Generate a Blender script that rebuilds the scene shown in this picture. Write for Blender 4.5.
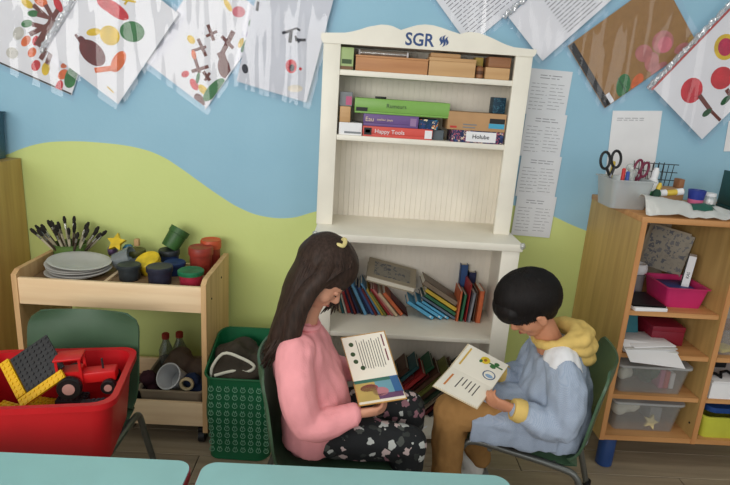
import bpy, bmesh, math, random
from mathutils import Vector, Matrix, noise
random.seed(7)
for o in list(bpy.data.objects): bpy.data.objects.remove(o)
SC = bpy.context.scene
COL = SC.collection
R = math.radians
# ------------------------------------------------------------------ camera, world, light
def make_camera():
    yaw, pitch, roll = .0283, .2653, .0655
    fw = Vector((math.sin(yaw)*math.cos(pitch), math.cos(yaw)*math.cos(pitch), -math.sin(pitch)))
    rt = Vector((math.cos(yaw), -math.sin(yaw), 0)); up = rt.cross(fw)
    X = rt*math.cos(roll) + up*math.sin(roll); U = up*math.cos(roll) - rt*math.sin(roll)
    cd = bpy.data.cameras.new('camera'); c = bpy.data.objects.new('camera', cd); COL.objects.link(c)
    m = Matrix((X, U, -fw)).transposed().to_4x4(); m.translation = (-.2422, -2.168, 1.336)
    c.matrix_world = m
    cd.sensor_width = 36; cd.lens = 560/730*36; cd.clip_start = .05
    SC.camera = c
make_camera()
w = bpy.data.worlds.new('daylight'); SC.world = w; w.use_nodes = True
w.node_tree.nodes['Background'].inputs[0].default_value = (.86, .93, 1, 1)
w.node_tree.nodes['Background'].inputs[1].default_value = .42
def area(name, loc, target, sx, sy, power, col):
    l = bpy.data.lights.new(name, 'AREA'); l.shape = 'RECTANGLE'; l.size = sx; l.size_y = sy; l.energy = power; l.color = col
    o = bpy.data.objects.new(name, l); COL.objects.link(o); o.location = loc
    o.rotation_euler = (Vector(target)-Vector(loc)).to_track_quat('-Z', 'Y').to_euler()
area('window_daylight', (-1.7, -3.6, 1.6), (-.6, 0, .85), 2.4, 1.3, 62, (1, .97, .93))
area('window_daylight', (1.7, -3.7, 1.55), (.2, 0, 1.0), 1.4, 1.3, 12, (1, .97, .93))
area('ceiling_lamp_light', (-.75, -1.35, 2.62), (-.75, -1.35, 0), 1.3, .35, 5, (1, .95, .86))
area('ceiling_lamp_light', (1.0, -1.35, 2.62), (1.0, -1.35, 0), 1.3, .35, 5, (1, .95, .86))
vs = SC.view_settings; vs.view_transform = 'Standard'; vs.look = 'None'; vs.gamma = 1; vs.use_curve_mapping = False; vs.exposure = 0.0
# ------------------------------------------------------------------ materials
def lin(c):
    return tuple(((v/255)/12.92 if v/255 <= .04045 else ((v/255+.055)/1.055)**2.4) for v in c[:3]) + (1,)
MATS = {}
def mat(name, c, rough=.55, metal=0, var=.12, scale=8, bump=0, bscale=60, spec=.4, c2=None, stretch=None):
    if name in MATS: return MATS[name]
    m = bpy.data.materials.new(name); m.use_nodes = True; nt = m.node_tree; N = nt.nodes; L = nt.links
    b = N['Principled BSDF']; b.inputs['Roughness'].default_value = rough; b.inputs['Metallic'].default_value = metal
    b.inputs['Specular IOR Level'].default_value = spec
    tc = N.new('ShaderNodeTexCoord'); src = tc.outputs['Object']
    if stretch:
        mp = N.new('ShaderNodeMapping'); mp.inputs['Scale'].default_value = stretch; L.new(src, mp.inputs['Vector']); src = mp.outputs[0]
    n = N.new('ShaderNodeTexNoise'); n.inputs['Scale'].default_value = scale; n.inputs['Detail'].default_value = 4; L.new(src, n.inputs['Vector'])
    r = N.new('ShaderNodeValToRGB'); a = lin(c); bb = lin(c2) if c2 else tuple(v*(1-var) for v in a[:3])+(1,)
    if not c2: a = tuple(min(1, v*(1+var*.5)) for v in a[:3])+(1,)
    r.color_ramp.elements[0].position = .35; r.color_ramp.elements[1].position = .65
    r.color_ramp.elements[0].color = bb; r.color_ramp.elements[1].color = a
    L.new(n.outputs['Fac'], r.inputs[0]); L.new(r.outputs[0], b.inputs['Base Color'])
    if bump:
        n2 = N.new('ShaderNodeTexNoise'); n2.inputs['Scale'].default_value = bscale; n2.inputs['Detail'].default_value = 3; L.new(src, n2.inputs['Vector'])
        bp = N.new('ShaderNodeBump'); bp.inputs['Strength'].default_value = bump; bp.inputs['Distance'].default_value = .01
        L.new(n2.outputs['Fac'], bp.inputs['Height']); L.new(bp.outputs[0], b.inputs['Normal'])
    MATS[name] = m; return m
def wood(name, c, c2, axis='x', rough=.5):
    st = {'x': (1.5, 22, 22), 'y': (22, 1.5, 22), 'z': (22, 22, 1.5)}[axis]
    return mat(name, c, rough, c2=c2, scale=1.6, stretch=st, bump=.03, bscale=3)
def plastic_clear(name, tint=(255, 255, 255), gloss=.16, rough=.12, bump=.5, bscale=14, haze=.0):
    if name in MATS: return MATS[name]
    m = bpy.data.materials.new(name); m.use_nodes = True; nt = m.node_tree; N = nt.nodes; L = nt.links
    N.remove(N['Principled BSDF']); out = N['Material Output']
    t = N.new('ShaderNodeBsdfTransparent'); t.inputs[0].default_value = lin(tint)
    g = N.new('ShaderNodeBsdfGlossy'); g.inputs['Roughness'].default_value = rough
    d = N.new('ShaderNodeBsdfDiffuse'); d.inputs[0].default_value = lin(tint)
    tc = N.new('ShaderNodeTexCoord'); n = N.new('ShaderNodeTexNoise'); n.inputs['Scale'].default_value = bscale; n.inputs['Detail'].default_value = 2
    mp = N.new('ShaderNodeMapping'); mp.inputs['Scale'].default_value = (2.2, 1, .35)
    L.new(tc.outputs['Object'], mp.inputs[0]); L.new(mp.outputs[0], n.inputs['Vector'])
    bp = N.new('ShaderNodeBump'); bp.inputs['Strength'].default_value = bump; bp.inputs['Distance'].default_value = .03
    L.new(n.outputs['Fac'], bp.inputs['Height']); L.new(bp.outputs[0], g.inputs['Normal'])
    m1 = N.new('ShaderNodeMixShader'); m1.inputs[0].default_value = haze; L.new(t.outputs[0], m1.inputs[1]); L.new(d.outputs[0], m1.inputs[2])
    m2 = N.new('ShaderNodeMixShader'); m2.inputs[0].default_value = gloss; L.new(m1.outputs[0], m2.inputs[1]); L.new(g.outputs[0], m2.inputs[2])
    L.new(m2.outputs[0], out.inputs['Surface']); MATS[name] = m; return m
def spots(name, base, cols, scale, thr=.33, rough=.8):
    """base cloth with scattered coloured blobs (flower print)"""
    if name in MATS: return MATS[name]
    m = bpy.data.materials.new(name); m.use_nodes = True; nt = m.node_tree; N = nt.nodes; L = nt.links; b = N['Principled BSDF']
    b.inputs['Roughness'].default_value = rough; b.inputs['Specular IOR Level'].default_value = .2
    tc = N.new('ShaderNodeTexCoord'); nz = N.new('ShaderNodeTexNoise'); nz.inputs['Scale'].default_value = scale*1.5
    L.new(tc.outputs['Object'], nz.inputs['Vector'])
    mx = N.new('ShaderNodeMixRGB'); mx.blend_type = 'ADD'; mx.inputs[0].default_value = .035
    L.new(tc.outputs['Object'], mx.inputs[1]); L.new(nz.outputs['Color'], mx.inputs[2])
    v = N.new('ShaderNodeTexVoronoi'); v.inputs['Scale'].default_value = scale; L.new(mx.outputs[0], v.inputs['Vector'])
    r = N.new('ShaderNodeValToRGB'); r.color_ramp.interpolation = 'CONSTANT'; e = r.color_ramp.elements
    e[0].position = 0; e[0].color = lin(cols[0]); e[1].position = 1/len(cols); e[1].color = lin(cols[1])
    for i in range(2, len(cols)): x = e.new(i/len(cols)); x.color = lin(cols[i])
    s = N.new('ShaderNodeSeparateColor'); L.new(v.outputs['Color'], s.inputs[0]); L.new(s.outputs[0], r.inputs[0])
    lt = N.new('ShaderNodeMath'); lt.operation = 'LESS_THAN'; lt.inputs[1].default_value = thr; L.new(v.outputs['Distance'], lt.inputs[0])
    mix = N.new('ShaderNodeMixRGB'); mix.inputs[1].default_value = lin(base); L.new(lt.outputs[0], mix.inputs[0]); L.new(r.outputs[0], mix.inputs[2])
    L.new(mix.outputs[0], b.inputs['Base Color']); MATS[name] = m; return m
def gingham(name, c1, c2, n):
    m = bpy.data.materials.new(name); m.use_nodes = True; nt = m.node_tree; N = nt.nodes; L = nt.links; b = N['Principled BSDF']
    b.inputs['Roughness'].default_value = .85; b.inputs['Specular IOR Level'].default_value = .2
    tc = N.new('ShaderNodeTexCoord'); ck = N.new('ShaderNodeTexChecker'); ck.inputs['Scale'].default_value = n
    ck.inputs[1].default_value = lin(c1); ck.inputs[2].default_value = lin(c2); L.new(tc.outputs['Object'], ck.inputs[0])
    n1 = N.new('ShaderNodeTexNoise'); n1.inputs['Scale'].default_value = 22; n1.inputs['Detail'].default_value = 3; L.new(tc.outputs['Object'], n1.inputs['Vector'])
    bp = N.new('ShaderNodeBump'); bp.inputs['Strength'].default_value = .5; bp.inputs['Distance'].default_value = .012
    L.new(n1.outputs['Fac'], bp.inputs['Height']); L.new(bp.outputs[0], b.inputs['Normal'])
    L.new(ck.outputs[0], b.inputs['Base Color']); MATS[name] = m; return m
# ------------------------------------------------------------------ mesh building
class B:
    def __init__(s): s.bm = bmesh.new()
    def box(s, c, d, M=None, bev=0, seg=2):
        T = Matrix.Translation(c) @ Matrix.Diagonal((d[0], d[1], d[2], 1))
        if M is not None: T = M @ T
        vs = bmesh.ops.create_cube(s.bm, size=1, matrix=T)['verts']
        if bev:
            es = list({e for v in vs for e in v.link_edges})
            bmesh.ops.bevel(s.bm, geom=es, offset=bev, segments=seg, affect='EDGES', profile=.5)
        return s
    def prism(s, poly, h, M=None):
        """polygon in local xy extruded from z=0 to z=h"""
        M = M or Matrix()
        a = [s.bm.verts.new(M @ Vector((x, y, 0))) for x, y in poly]; b = [s.bm.verts.new(M @ Vector((x, y, h))) for x, y in poly]
        n = len(poly)
        s.bm.faces.new(a[::-1]); s.bm.faces.new(b)
        for i in range(n): s.bm.faces.new((a[i], a[(i+1) % n], b[(i+1) % n], b[i]))
        return s
    def tube(s, pts, rad, n=10, ref=None, cap=True, closed=False):
        P = [Vector(p) for p in pts]; k = len(P); rings = []; nrm = None
        for i in range(k):
            if closed: t = P[(i+1) % k]-P[i-1]
            else: t = P[min(i+1, k-1)]-P[max(i-1, 0)]
            t.normalize()
            if ref is not None: a = Vector(ref)
            elif nrm is None: a = Vector((0, 0, 1)) if abs(t.z) < .9 else Vector((1, 0, 0))
            else: a = nrm
            a = (a - t*a.dot(t)); a.normalize(); nrm = a; b = t.cross(a)
            r = rad[i] if isinstance(rad, (list, tuple)) and isinstance(rad, list) else rad
            ra, rb = r if isinstance(r, tuple) else (r, r)
            rings.append([s.bm.verts.new(P[i]+a*ra*math.cos(2*math.pi*j/n)+b*rb*math.sin(2*math.pi*j/n)) for j in range(n)])
        for i in range(k if closed else k-1):
            A, C = rings[i], rings[(i+1) % k]
            for j in range(n): s.bm.faces.new((A[j], A[(j+1) % n], C[(j+1) % n], C[j]))
        if cap and not closed:
            s.bm.faces.new(rings[0][::-1]); s.bm.faces.new(rings[-1])
        return s
    def lathe(s, prof, n=24, M=None):
        M = M or Matrix(); rings = []
        for r, z in prof:
            rings.append([s.bm.verts.new(M @ Vector((max(r, 1e-4)*math.cos(2*math.pi*j/n), max(r, 1e-4)*math.sin(2*math.pi*j/n), z))) for j in range(n)])
        for i in range(len(prof)-1):
            for j in range(n): s.bm.faces.new((rings[i][j], rings[i][(j+1) % n], rings[i+1][(j+1) % n], rings[i+1][j]))
        s.bm.faces.new(rings[0][::-1]); s.bm.faces.new(rings[-1]); return s
    def ball(s, c, r, M=None, u=16, v=10):
        if not isinstance(r, tuple): r = (r, r, r)
        T = Matrix.Translation(c) @ (M or Matrix()) @ Matrix.Diagonal((*r, 1))
        bmesh.ops.create_uvsphere(s.bm, u_segments=u, v_segments=v, radius=1, matrix=T); return s
    def sheet(s, pts, nu, nv, th=0):
        """grid of points [nv][nu]; th gives it thickness along -normal"""
        V = [[s.bm.verts.new(p) for p in row] for row in pts]; F = []
        for j in range(nv-1):
            for i in range(nu-1): F.append(s.bm.faces.new((V[j][i], V[j][i+1], V[j+1][i+1], V[j+1][i])))
        if th:
            s.bm.normal_update(); bmesh.ops.solidify(s.bm, geom=F, thickness=th)
        return s
    def mesh(s, name):
        bmesh.ops.recalc_face_normals(s.bm, faces=s.bm.faces)
        me = bpy.data.meshes.new(name); s.bm.to_mesh(me); s.bm.free(); return me
    def build(s, name, m, parent=None, smooth=40, **kw):
        me = s.mesh(name)
        return link_mesh(name, me, m, parent, smooth, **kw)
WL = {}
def link_mesh(name, me, m, parent=None, smooth=40, **kw):
    off = WL[parent.name] if parent else Vector()
    if off.length: me.transform(Matrix.Translation(-off))
    if smooth:
        me.polygons.foreach_set('use_smooth', [True]*len(me.polygons))
        me.set_sharp_from_angle(angle=R(smooth))
    me.materials.append(m)
    o = bpy.data.objects.new(name, me); COL.objects.link(o)
    if parent: o.parent = parent
    WL[o.name] = off
    tag(o, **kw); return o
def tag(o, label=None, cat=None, group=None, kind=None):
    if label: o['label'] = label
    if cat: o['category'] = cat
    if group: o['group'] = group
    if kind: o['kind'] = kind
    return o
def thing(name, label, cat, loc=(0, 0, 0), group=None):
    o = bpy.data.objects.new(name, None); COL.objects.link(o); o.location = loc; o.empty_display_size = .05
    WL[o.name] = Vector(loc); return tag(o, label, cat, group)
def rebase(o):
    """move a one-mesh thing's origin to its base so its location is where it stands"""
    vs = [v.co for v in o.data.vertices]
    c = Vector(((min(v.x for v in vs)+max(v.x for v in vs))/2, (min(v.y for v in vs)+max(v.y for v in vs))/2, min(v.z for v in vs)))
    o.data.transform(Matrix.Translation(-c)); o.location = o.location + c; return o
def solo(b, name, m, label, cat, group=None, smooth=40):
    return rebase(b.build(name, m, None, smooth, label=label, cat=cat, group=group))
def copy_tree(o, parent=None):
    c = o.copy(); COL.objects.link(c); c.parent = parent
    for ch in list(o.children): copy_tree(ch, c)
    return c
def frame(o, u, v):
    """matrix with x=u, y=v, z=u x v at o"""
    u = Vector(u).normalized(); v = Vector(v); v = (v-u*v.dot(u)).normalized(); n = u.cross(v)
    m = Matrix((u, v, n)).transposed().to_4x4(); m.translation = o; return m
def ellipse(cx, cy, rx, ry, ang=0, n=18):
    a = R(ang); return [(cx+rx*math.cos(t)*math.cos(a)-ry*math.sin(t)*math.sin(a), cy+rx*math.cos(t)*math.sin(a)+ry*math.sin(t)*math.cos(a)) for t in [2*math.pi*i/n for i in range(n)]]
def bar2(x1, y1, x2, y2, w):
    d = Vector((x2-x1, y2-y1)).normalized(); p = Vector((-d.y, d.x))*w*.65
    return [(x1-p.x, y1-p.y), (x2-p.x, y2-p.y), (x2+p.x, y2+p.y), (x1+p.x, y1+p.y)]
def rounded(x0, y0, x1, y1, r, n=5):
    out = []
    for cx, cy, a0 in ((x1-r, y0+r, -90), (x1-r, y1-r, 0), (x0+r, y1-r, 90), (x0+r, y0+r, 180)):
        for i in range(n+1): a = R(a0+90*i/n); out.append((cx+r*math.cos(a), cy+r*math.sin(a)))
    return out
def text_part(name, txt, size, M, m, parent, depth=.0006, align='LEFT', sx=1, bold=0):
    cu = bpy.data.curves.new(name, 'FONT'); cu.body = txt; cu.size = size; cu.extrude = depth; cu.align_x = align; cu.resolution_u = 3; cu.offset = bold
    t = bpy.data.objects.new(name+'_tmp', cu); COL.objects.link(t)
    bpy.context.view_layer.update(); dg = bpy.context.evaluated_depsgraph_get()
    me = bpy.data.meshes.new_from_object(t.evaluated_get(dg)); bpy.data.objects.remove(t); me.name = name; me.materials.clear()
    me.transform(M @ Matrix.Diagonal((sx, 1, 1, 1)))
    return link_mesh(name, me, m, parent, 0)
def organic(b, name, m, parent, voxel=.005, it=6, wr=0, wscale=14, keep=None, **kw):
    """join overlapping closed shapes into ONE continuous surface"""
    me = b.mesh(name+'_raw'); t = bpy.data.objects.new(name+'_tmp', me); COL.objects.link(t)
    r = t.modifiers.new('r', 'REMESH'); r.mode = 'VOXEL'; r.voxel_size = voxel
    if it: s = t.modifiers.new('s', 'SMOOTH'); s.iterations = it; s.factor = .5
    bpy.context.view_layer.update(); dg = bpy.context.evaluated_depsgraph_get()
    out = bpy.data.meshes.new_from_object(t.evaluated_get(dg)); bpy.data.objects.remove(t); bpy.data.meshes.remove(me)
    out.name = name; out.materials.clear()
    if wr:
        NR = [v.vector.copy() for v in out.vertex_normals]; CO = [v.co.copy() for v in out.vertices]; flat = []
        for c_, n_ in zip(CO, NR):
            q = Vector((c_.x, c_.y, c_.z*.55))*wscale; flat.extend(c_+n_*wr*(noise.noise(q)+.5*noise.noise(q*2.3)))
        out.vertices.foreach_set('co', flat); out.update()
    return link_mesh(name, out, m, parent, 0 if keep is None else keep, **kw) if keep else _sm(link_mesh(name, out, m, parent, 0, **kw))
def _sm(o):
    o.data.polygons.foreach_set('use_smooth', [True]*len(o.data.polygons)); return o
# common colours
M_WHITE = mat('cream_lacquer', (238, 233, 219), .4, var=.05, spec=.5)
M_PAPER = mat('paper', (236, 236, 238), .75, var=.04, spec=.2)
M_PAGE = mat('page_paper', (236, 230, 214), .8, var=.06, spec=.2)
M_INK = mat('printed_ink', (92, 92, 100), .8, spec=.1)
M_BLACK = mat('black_plastic', (26, 26, 28), .45)
M_BEECH = wood('beech_x', (246, 218, 178), (234, 202, 160), 'x')
M_BEECHZ = wood('beech_z', (220, 182, 132), (202, 160, 112), 'z')
M_OAKZ = wood('oak_side', (202, 168, 106), (182, 148, 90), 'z')
M_TUBE = mat('grey_tube', (120, 122, 118), .35, metal=.7)
M_CLEAR = plastic_clear('clear_box', (246, 248, 249), .09, .12, .1, 20, .10)
M_SLEEVE = plastic_clear('sleeve_film', (252, 252, 255), .038, .05, .04, 6, .02)
ART = {'yellow': (226, 190, 50), 'orange': (224, 110, 58), 'green': (52, 120, 66), 'red': (208, 52, 62), 'grey': (200, 197, 186), 'brown': (112, 62, 56), 'maroon': (106, 46, 48), 'pink': (216, 120, 130), 'lilac': (190, 170, 205), 'black': (42, 42, 52), 'cream': (225, 215, 195), 'rose': (188, 118, 112), 'ochre': (200, 158, 80), 'dkgreen': (40, 86, 54), 'crimson': (190, 40, 80)}
def paint(c): return mat('poster_paint_'+c, ART[c], .7, var=.2, scale=30)
# ------------------------------------------------------------------ setting
WALL = .08
def wall_material():
    m = bpy.data.materials.new('painted_wall'); m.use_nodes = True; nt = m.node_tree; N = nt.nodes; L = nt.links; b = N['Principled BSDF']
    b.inputs['Roughness'].default_value = .55; b.inputs['Specular IOR Level'].default_value = .3
    tc = N.new('ShaderNodeTexCoord'); sp = N.new('ShaderNodeSeparateXYZ'); L.new(tc.outputs['Object'], sp.inputs[0])
    mr = N.new('ShaderNodeMapRange'); mr.inputs[1].default_value = -2; mr.inputs[2].default_value = 2; L.new(sp.outputs[0], mr.inputs[0])
    fc = N.new('ShaderNodeFloatCurve'); L.new(mr.outputs[0], fc.inputs['Value']); cv = fc.mapping.curves[0]
    hill = [(-2, .93), (-1.62, 1.0), (-1.565, 1.024), (-1.484, 1.052), (-1.405, 1.065), (-1.249, 1.07), (-1.093, 1.057), (-1.015, 1.034), (-.937, .99), (-.858, .937), (-.778, .885), (-.697, .84), (-.607, .812), (-.493, .811), (-.399, .841), (-.1, .93), (.3, .93), (.532, .9), (.597, .881), (.664, .855), (.74, .83), (.85, .80), (2, .78)]
    cv.points[0].location = ((hill[0][0]+2)/4, hill[0][1]/2); cv.points[1].location = ((hill[-1][0]+2)/4, hill[-1][1]/2)
    for x, z in hill[1:-1]: cv.points.new((x+2)/4, z/2)
    fc.mapping.update()
    half = N.new('ShaderNodeMath'); half.operation = 'MULTIPLY'; half.inputs[1].default_value = .5; L.new(sp.outputs[2], half.inputs[0])
    gt = N.new('ShaderNodeMath'); gt.operation = 'GREATER_THAN'; L.new(half.outputs[0], gt.inputs[0]); L.new(fc.outputs[0], gt.inputs[1])
    n = N.new('ShaderNodeTexNoise'); n.inputs['Scale'].default_value = 3; n.inputs['Detail'].default_value = 5; L.new(tc.outputs['Object'], n.inputs['Vector'])
    def two(a, c):
        r = N.new('ShaderNodeValToRGB'); r.color_ramp.elements[0].position = .3; r.color_ramp.elements[1].position = .7
        r.color_ramp.elements[0].color = lin(a); r.color_ramp.elements[1].color = lin(c); L.new(n.outputs[0], r.inputs[0]); return r
    g = two((206, 219, 138), (211, 223, 144)); s = two((148, 192, 214), (156, 198, 219))
    mx = N.new('ShaderNodeMixRGB'); L.new(gt.outputs[0], mx.inputs[0]); L.new(g.outputs[0], mx.inputs[1]); L.new(s.outputs[0], mx.inputs[2])
    L.new(mx.outputs[0], b.inputs['Base Color'])
    n2 = N.new('ShaderNodeTexNoise'); n2.inputs['Scale'].default_value = 30; L.new(tc.outputs['Object'], n2.inputs['Vector'])
    bp = N.new('ShaderNodeBump'); bp.inputs['Strength'].default_value = .08; bp.inputs['Distance'].default_value = .01; L.new(n2.outputs[0], bp.inputs['Height']); L.new(bp.outputs[0], b.inputs['Normal'])
    return m
B().box((0, WALL+.05, 1.34), (5.4, .1, 2.72)).build('wall_back', wall_material(), kind='structure', label='back wall painted sky blue above a lime green hill')
M_PLAIN = mat('side_wall_paint', (214, 212, 200), .7, var=.04)
B().box((-2.7, -1.2, 1.34), (.1, 2.6, 2.72)).build('wall_left', M_PLAIN, kind='structure')
B().box((2.7, -1.2, 1.34), (.1, 2.6, 2.72)).build('wall_right', M_PLAIN, kind='structure')
B().box((0, -1.2, 2.75), (5.4, 2.6, .1)).build('ceiling', mat('ceiling_white', (232, 230, 224), .8, var=.03), kind='structure')
fl = B().box((0, -1.25, -.055), (5.4, 2.7, .1)).build('floor', mat('floor_grout', (66, 60, 54), .9), kind='structure', label='grey-brown wood-look plank floor')
planks = [wood('floor_plank_%d' % i, c, c2, 'x', .45) for i, (c, c2) in enumerate([((168, 152, 128), (148, 133, 112)), ((160, 145, 123), (142, 128, 108)), ((174, 158, 134), (154, 139, 117))])]
pm = {}
for i in range(3):
    b = B().box((0, 0, -.0025), (.897, .147, .005), bev=.0015, seg=1); me = b.mesh('plank'); me.materials.append(planks[i]); pm[i] = me
for r in range(13):
    for k in range(5):
        x = -2.1+k*.9+(.3*(r*2 % 3)); y = WALL-.08-r*.15
        o = bpy.data.objects.new('plank', pm[random.randrange(3)]); COL.objects.link(o); o.parent = fl; o.location = (x, y, 0)
# ceiling lamps behind the visible lamps' light
for x in (-.75, 1.0):
    t = thing('ceiling_lamp', 'long white ceiling lamp over the tables', 'lamp', (x, -1.35, 2.7), 'ceiling lamps over the tables')
    B().box((x, -1.35, 2.685), (1.4, .42, .03), bev=.005).build('lamp_housing', M_PAPER, t)
    B().box((x, -1.35, 2.655), (1.3, .35, .03), bev=.005).build('diffuser', M_PAPER, t)
# ------------------------------------------------------------------ bookcase
bc = thing('bookcase', 'tall cream bookcase with wavy top board and blue lettering', 'bookcase', (0, -.08, 0))
xl, xr, yu, yb = -.372, .358, -.123, .062
for s, x in ((1, xl), (-1, xr)):
    B().box((x+s*.03, yu+.009, 1.17), (.06, .018, .656), bev=.002).build('front_stile', M_WHITE, bc)
    B().box((x+s*.01, (yu+.018+yb)/2, 1.17), (.018, yb-yu-.018, .656)).build('side_panel', M_WHITE, bc)
cr = [(-.374, 1.484), (-.382, 1.498), (-.382, 1.516), (-.30, 1.521), (-.273, 1.527), (-.245, 1.536), (-.222, 1.545), (-.178, 1.555), (-.155, 1.555), (-.137, 1.552), (-.109, 1.542), (-.079, 1.553), (-.055, 1.561), (-.028, 1.565), (.0, 1.564), (.031, 1.558), (.065, 1.549), (.095, 1.542), (.115, 1.549), (.132, 1.551), (.155, 1.550), (.182, 1.544), (.21, 1.535), (.236, 1.525), (.26, 1.517), (.287, 1.511), (.366, 1.508), (.366, 1.494), (.358, 1.484)]
B().prism(cr, .022, Matrix(((1, 0, 0, 0), (0, 0, -1, yu+.018), (0, 1, 0, 0), (0, 0, 0, 1)))).build('crown_board', M_WHITE, bc, 30)
B().box((-.007, -.03, 1.495), (.72, .17, .018)).build('top_board', M_WHITE, bc)
for z in (1.391, 1.166): B().box((-.007, -.032, z), (.695, .172, .019), bev=.002).build('shelf', M_WHITE, bc)
bd = B()
for i in range(34): bd.box((-.350+i*.0208, yb, 1.165), (.0207, .008, .65), bev=.0008, seg=1)
for i in range(35): bd.box((-.350+i*.0208, yb, .435), (.0207, .008, .78), bev=.0008, seg=1)
bd.build('beadboard_back', mat('cream_back', (238, 231, 217), .5, var=.06), bc, kind='stuff')
B().box((.003, -.098, .828), (.744, .324, .028), bev=.004).build('counter_board', M_WHITE, bc)
for s, x in ((1, -.362), (-1, .368)):
    B().box((x+s*.032, -.241, .415), (.064, .018, .80), bev=.002).build('front_stile', M_WHITE, bc)
    B().box((x+s*.01, -.085, .415), (.018, .294, .80)).build('side_panel', M_WHITE, bc)
B().box((.003, -.093, .4545), (.70, .30, .018), bev=.002).build('shelf', M_WHITE, bc)
B().box((.003, -.093, .034), (.70, .30, .018), bev=.002).build('bottom_board', M_WHITE, bc)
B().box((.003, -.17, .0125), (.70, .015, .025)).build('toe_board', M_WHITE, bc)
for x in (-.366, .372): B().ball((x, -.257, .836), (.011, .011, .013), u=10, v=8).build('corner_guard', plastic_clear('corner_guard', (235, 238, 240), .3, .1, .1, 20, .25), bc)
M_BLUE = mat('logo_blue', (52, 78, 128), .5)
lm = Matrix(((1, 0, 0, -.0925), (0, 0, -1, yu-.0045), (0, 1, 0, 1.4955), (0, 0, 0, 1)))
text_part('lettering', 'SGR', .058, lm, M_BLUE, bc, sx=.95, bold=.0011)
mk = B()
for x0, dx in ((.028, 0), (.038, .0), (.048, .0)):
    h = .036 if x0 == .038 else .027
    poly = [(x0+dx+.0035*math.sin(2*math.pi*t)+.002*t-.001, 1.514-h/2+h*t) for t in [i/8 for i in range(9)]]
    poly = poly+[(x+.0075, z+.004) for x, z in poly[::-1]]
    mk.prism(poly, .002, Matrix(((1, 0, 0, 0), (0, 0, -1, yu-.003), (0, 1, 0, 0), (0, 0, 0, 1))))
mk.build('emblem', M_BLUE, bc, 0)
# ------------------------------------------------------------------ boxes on the two upper shelves
def carton(name, x0, x1, z0, z1, y0, y1, m, label, parts=(), lid=None, bev=.0015, cat='box'):
    t = thing(name, label, cat, ((x0+x1)/2, (y0+y1)/2, z0))
    if lid:
        B().box(((x0+x1)/2, (y0+y1)/2, (z0+lid)/2), (x1-x0-.002, y1-y0-.002, lid-z0), bev=bev).build('tray', m, t)
        B().box(((x0+x1)/2, (y0+y1)/2, (lid+z1)/2), (x1-x0, y1-y0, z1-lid), bev=bev).build('lid', m, t)
    else: B().box(((x0+x1)/2, (y0+y1)/2, (z0+z1)/2), (x1-x0, y1-y0, z1-z0), bev=bev).build('body', m, t)
    for nm, px0, px1, pz0, pz1, pm_ in parts:
        B().box(((px0+px1)/2, y0-.0004, (pz0+pz1)/2), (px1-px0, .0012, pz1-pz0)).build(nm, pm_, t)
    return t
def front(x, z, y): return Matrix(((1, 0, 0, x), (0, 0, -1, y), (0, 1, 0, z), (0, 0, 0, 1)))
Z1, Z2 = 1.4008, 1.1757
wl = wood('toy_wood', (196, 142, 96), (178, 122, 80), 'x'); wl2 = wood('toy_wood_pale', (206, 166, 118), (190, 148, 100), 'x'); wl3 = wood('toy_wood_brown', (160, 112, 76), (140, 94, 62), 'x')
carton('card_game_box', -.312, -.266, Z1, Z1+.075, -.112, -.06, mat('pale_green_card', (168, 190, 130), .5), 'small pale green upright box next to the long wooden box', (('label_panel', -.306, -.272, Z1+.02, Z1+.035, mat('dark_green_card', (70, 92, 60), .6)), ('bottom_band', -.311, -.267, Z1+.001, Z1+.012, mat('brown_card', (120, 90, 66), .6))))
wb = carton('wooden_box', -.259, -.003, Z1, Z1+.053, -.112, -.0, wl, 'long flat reddish wooden box on the top shelf', lid=Z1+.046)
t = thing('foil_tube', 'shiny silver tube lying on the long wooden box', 'tube', (-.16, -.05, Z1+.0535))
B().tube([(-.246, -.05, Z1+.0645), (-.074, -.05, Z1+.0645)], .011, 14).build('tube_body', mat('silver_foil', (214, 212, 206), .22, metal=.8, bump=.2), t)
for x in (-.247, -.074): B().tube([(x-.003, -.05, Z1+.0645), (x+.003, -.05, Z1+.0645)], .0112, 14).build('end_cap', M_PAPER, t)
carton('wooden_box', -.001, .165, Z1, Z1+.062, -.112, -.01, wl2, 'pale wooden box standing in the middle of the top shelf', lid=Z1+.05)
carton('wooden_block', .004, .11, Z1+.0625, Z1+.077, -.1, -.03, wl2, 'thin pale wooden slab lying on the pale wooden box', bev=.003, cat='block')
carton('puzzle_tin', .169, .198, Z1, Z1+.073, -.068, -.02, mat('mustard_card', (190, 166, 82), .5), 'mustard yellow box behind the wooden toys on the top shelf', (('printed_badge', .172, .194, Z1+.02, Z1+.045, mat('dark_brown_card', (92, 60, 40), .6)),))
carton('wooden_block', .2, .287, Z1, Z1+.04, -.112, -.02, wl2, 'pale wooden block under the darker brown block', bev=.003, cat='block')
carton('wooden_block', .208, .288, Z1+.0405, Z1+.076, -.108, -.02, wl3, 'darker brown wooden block stacked on a pale block', bev=.003, cat='block')
t = thing('wooden_ring_toy', 'dark brown wooden knob toy beside the stacked blocks', 'toy', (.183, -.1, Z1))
B().lathe([(.010, 0), (.014, .004), (.012, .02), (.014, .036), (.008, .042)], 14, Matrix.Translation((.183, -.095, Z1))).build('peg', wl3, t)
B().lathe([(.0145, .014), (.0155, .018), (.0155, .022), (.0145, .026)], 14, Matrix.Translation((.183, -.095, Z1))).build('ring', mat('dark_brown_card', (92, 60, 40), .6), t)
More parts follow.
